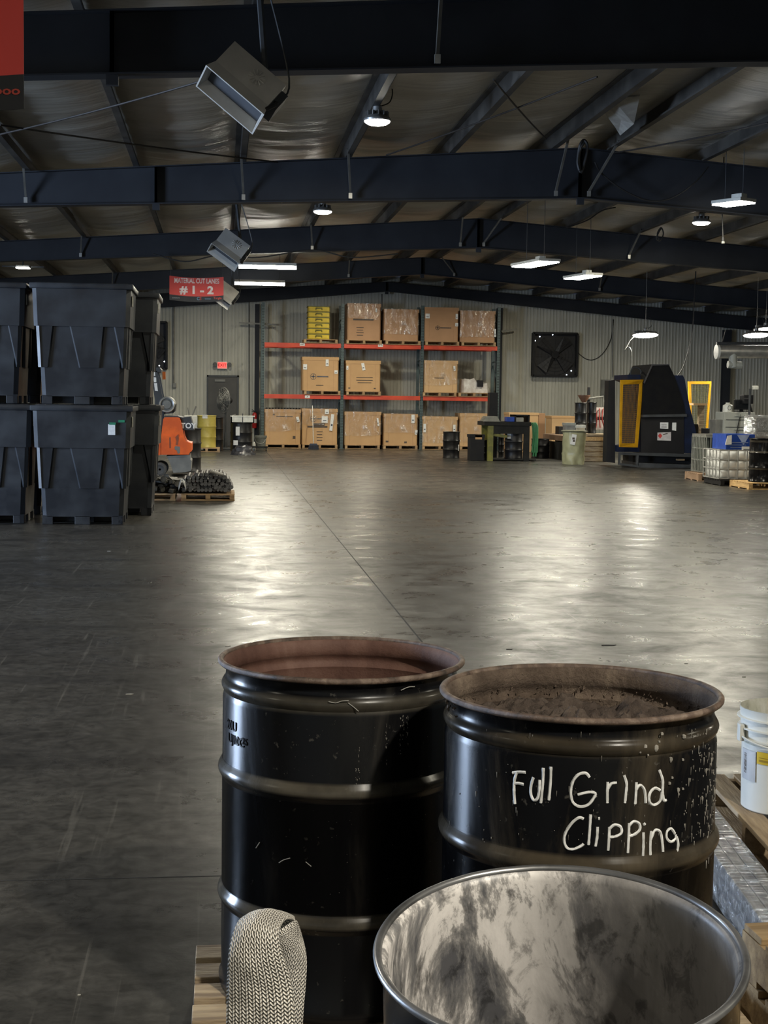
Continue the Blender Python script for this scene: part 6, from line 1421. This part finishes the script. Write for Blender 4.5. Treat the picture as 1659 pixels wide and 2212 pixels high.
for i, p in enumerate(cen):
    if i: acc += (p-cen[i-1]).length
    t_ = (cen[min(i+1, len(cen)-1)]-cen[max(i-1, 0)]).normalized()
    wv = (_R*wid[i].x+_F*wid[i].y).normalized(); wv = (wv-t_*wv.dot(t_)*.6).normalized(); nn = wv.cross(t_).normalized()
    half = wl[i].x/2/FPX*p.y
    for j in range(nw+1):
        u = j/nw-.5; bow = .010*(1-(2*u)**2)
        vs.append(p+wv*(2*u*half)-nn*bow*(1 if i < len(cen)*.55 else -1)*-1+nn*.0012*noise.noise((u*9, acc*60, 0))); uv.append((u+.5, acc/Wtot*.11))
n1 = nw+1; fs = [(i*n1+j, i*n1+j+1, (i+1)*n1+j+1, (i+1)*n1+j) for i in range(len(cen)-1) for j in range(nw)]
me = bpy.data.meshes.new('woven_strap'); c0 = Vector((AT(575, 2200, YS).x, YS, 0)); me.from_pydata([tuple(v-c0) for v in vs], [], fs); me.update()
ul = me.uv_layers.new(name='UVMap')
for l in me.loops: ul.data[l.index].uv = uv[l.vertex_index]
me.polygons.foreach_set('use_smooth', [True]*len(me.polygons)); me.materials.append(weave)
o = bpy.data.objects.new('woven_strap', me); COL.objects.link(o); o.location = c0; md = o.modifiers.new('thick', 'SOLIDIFY'); md.thickness = .006; md.offset = 0
md2 = o.modifiers.new('sub', 'SUBSURF'); md2.levels = 1; md2.render_levels = 2
ident(o, 'thick cream woven cotton strap looped upright in front of the rusty drum', 'strap')
# upright steel hook bar carrying the strap loop
zt = AT(575, 2030, YS).z; mb = MB(); mb.b2((-.10, -.10, 0), (.10, .10, .012)); mb.tube([(.0, .002, .012), (.0, .002, zt)], .007, 8); o = mb.build('strap_post', char); o.location = (AT(590, 2100, YS).x, YS+.002, 0); ident(o, 'thin dark post inside the loop of the woven strap', 'post')

# bucket and pallets at the right
pb = pallet((2.40, 4.66, 0), 'wooden pallet with gaps between boards under the white bucket', 1.25, 1.15, .13, rz=radians(90-5.5), m=M('pale_worn_wood', (.44, .33, .20), .75, 0, (.24, .17, .10), 3.5, sc=(1, 8, 8), bmp=.4), nb=10, detail=True, group='pallets right of the drums')
pb.location = (2.34, 4.62, 0)
mbk = thing('white_pail', 'white lidless pail with a yellow label on the pallet at the right edge', 'bucket', (1.955, 4.83, .1315)); R = .142; Hb = .355
mb = MB(); mb.cap0 = True; mb.cap1 = False
mb.lathe([(R-.012, 0), (R-.008, .004), (R-.004, Hb*.68), (R+.010, Hb*.69), (R+.011, Hb*.705), (R-.001, Hb*.71), (R+0, Hb*.79), (R+.012, Hb*.80), (R+.012, Hb*.81), (R+.001, Hb*.815), (R+.002, Hb*.89), (R+.014, Hb*.90), (R+.014, Hb*.91), (R+.003, Hb*.915), (R+.005, Hb-.006), (R+.007, Hb)], 56); mb.build('body', bucket_m, mbk, True)
mb = MB(); mb.cap0 = mb.cap1 = False; mb.lathe([(.0001, .006), (R-.014, .006), (R+.001, Hb-.004), (R+.003, Hb+.001), (R+.007, Hb)], 56); mb.build('inner_lining', rust_mat('residue_lining', (.12, .12, .09), (.46, .46, .38), (.60, .60, .54), .6, .3, 9), mbk, True)
mb = MB(); mb.tube(smooth_path([((R+.014)*cos(a), (R+.014)*sin(a), Hb*.74-.0*0+.03*sin(a*1)) for a in [radians(q) for q in range(180, 361, 15)]], 3), .004, 6); mb.build('bail_handle', white, mbk, True)
mb = MB(); mb.box((-R-.012, -.01, Hb*.76), (.018, .03, .06), bev=.005); mb.build('handle_ear', bucket_m, mbk)
def pail_label(a0, a1, z0, z1, m, off=.0012):
    mb = MB(); n = 8; vs = []
    for o_ in (off, off-.002):
        for i in range(n+1): a = radians(a0+(a1-a0)*i/n); vs += [((R-.004+o_)*cos(a), (R-.004+o_)*sin(a), z0), ((R-.003+o_)*cos(a), (R-.003+o_)*sin(a), z1)]
    k = 2*(n+1); mb.add(vs, [(2*i, 2*i+2, 2*i+3, 2*i+1) for i in range(n)]+[(k+2*i, k+2*i+1, k+2*i+3, k+2*i+2) for i in range(n)]); return mb
lb = pail_label(212, 236, Hb*.49, Hb*.61, None).build('yellow_label', M('label_yellow', (.70, .48, .02), .5), mbk)
pail_label(216, 233, Hb*.515, Hb*.535, None, .002).build('print', M('label_ochre', (.42, .27, .02), .6), lb); pail_label(216, 233, Hb*.55, Hb*.556, None, .002).build('print', M('label_ochre', (.42, .27, .02), .6), lb)
lb = pail_label(178, 210, Hb*.30, Hb*.60, None, .0008).build('grey_label', M('label_grey', (.50, .51, .52), .5), mbk)
mb = MB()
for k in range(16): zz_ = Hb*.37+k*Hb*.0125; a = radians(188); mb.b2(((R-.0015)*cos(a)-.0008, (R-.0015)*sin(a)-.008, zz_), ((R-.0015)*cos(a)+.0008, (R-.0015)*sin(a)+.008, zz_+Hb*random.choice((.003, .006)))) 
mb.build('barcode', ink, lb)
# film wrapped timber bundle
A, B = FL(1540, 1805, .15), FL(1700, 2020, .15); d_ = (B-A); an = atan2(d_.y, d_.x); L = d_.length; c = (A+B)/2
t = thing('wrapped_board_bundle', 'bundle of long boards wrapped in clear film lying beside the right pallet', 'bundle', (c.x+.02, c.y, 0), an)
for k in range(3):
    mb = MB(); mb.b2((-L/2-.35, -.055+.037*k+.001, .02+.003*k), (L/2, -.02+.037*k, .145), bev=.003); mb.build('board', M('bundle_board', (.24, .24, .235), .6, 0, (.08, .08, .085), 4, sc=(1, 9, 9)), t)
mb = MB(); mb.b2((-L/2-.36, -.064, .012), (L/2+.004, .064, .153), bev=.01); mb.build('film', filmw, t, True)
mb = MB(); vs = []
random.seed(5)
for k in range(9):
    p0 = Vector((L/2-.08+random.uniform(-.04, .04), -.06, random.uniform(.03, .14))); mb.tube(smooth_path([p0, p0+Vector((.02, -.02, .01)), p0+Vector((.05, -.02-.02*random.random(), -.02))], 3), [.002+.005*random.random()]*7, 4)
mb.build('film_tail', filmw, t, True)
p = FL(1612, 1822, .04); mb = MB(); mb.box((0, 0, .02), (.15, .06, .04), bev=.002); o = mb.build('timber_offcut', M('yellow_offcut', (.58, .38, .14), .7, 0, (.48, .30, .10), 4)); o.location = (p.x+.02, p.y, 0.0); ident(o, 'short yellow timber offcut on the floor under the white pail pallet edge', 'timber offcut')
# lower right pallet stack
pcn = FL(1612, 1985, .262)
for k in range(2):
    pq = pallet((pcn.x+.625, pcn.y-.50, .001+.131*k), 'wooden pallet in the lower right corner beside the tilted drum, %s of its stack' % ('bottom' if k == 0 else 'top'), 1.25, 1.0, .13, rz=radians(2), m=M('brown_pallet_wood', (.36, .25, .12), .75, 0, (.20, .13, .06), 3, sc=(1, 8, 8), bmp=.3), nb=7, detail=True, group='stacked pallets at the lower right')
# small debris on the floor
debris = M('floor_chip', (.55, .53, .47), .6); darkd = M('dark_chip', (.02, .018, .015), .7)
for px, py, s_, m, lab in ((492, 1396, .016, debris, 'pale chip on the floor left of the rusty drum'), (1315, 1394, .05, darkd, 'dark sliver on the floor above the handwritten drum'), (1100, 1403, .02, darkd, 'small dark chip on the floor between the two big drums'), (171, 2150, .004, debris, 'tiny white speck on the floor at lower left'), (280, 1500, .02, debris, 'pale scrap on the open floor at left'), (236, 1191, .02, debris, 'white scrap on the floor in front of the bins'), (1607, 1463, .012, darkd, 'dark chip on the floor above the white pail'), (1482, 1434, .012, darkd, 'dark chip on the floor above the right rim of the handwritten drum')):
    p = FL(px, py); mb = MB(); mb.prism([(-s_, -s_*.3, 0), (s_*.6, -s_*.35, 0), (s_, s_*.1, 0), (s_*.1, s_*.35, 0), (-s_*.9, s_*.2, 0)], (0, 0, .003)); o = mb.build('floor_debris', m); o.location = p; ident(o, lab, 'debris', 'bits of debris on the floor')
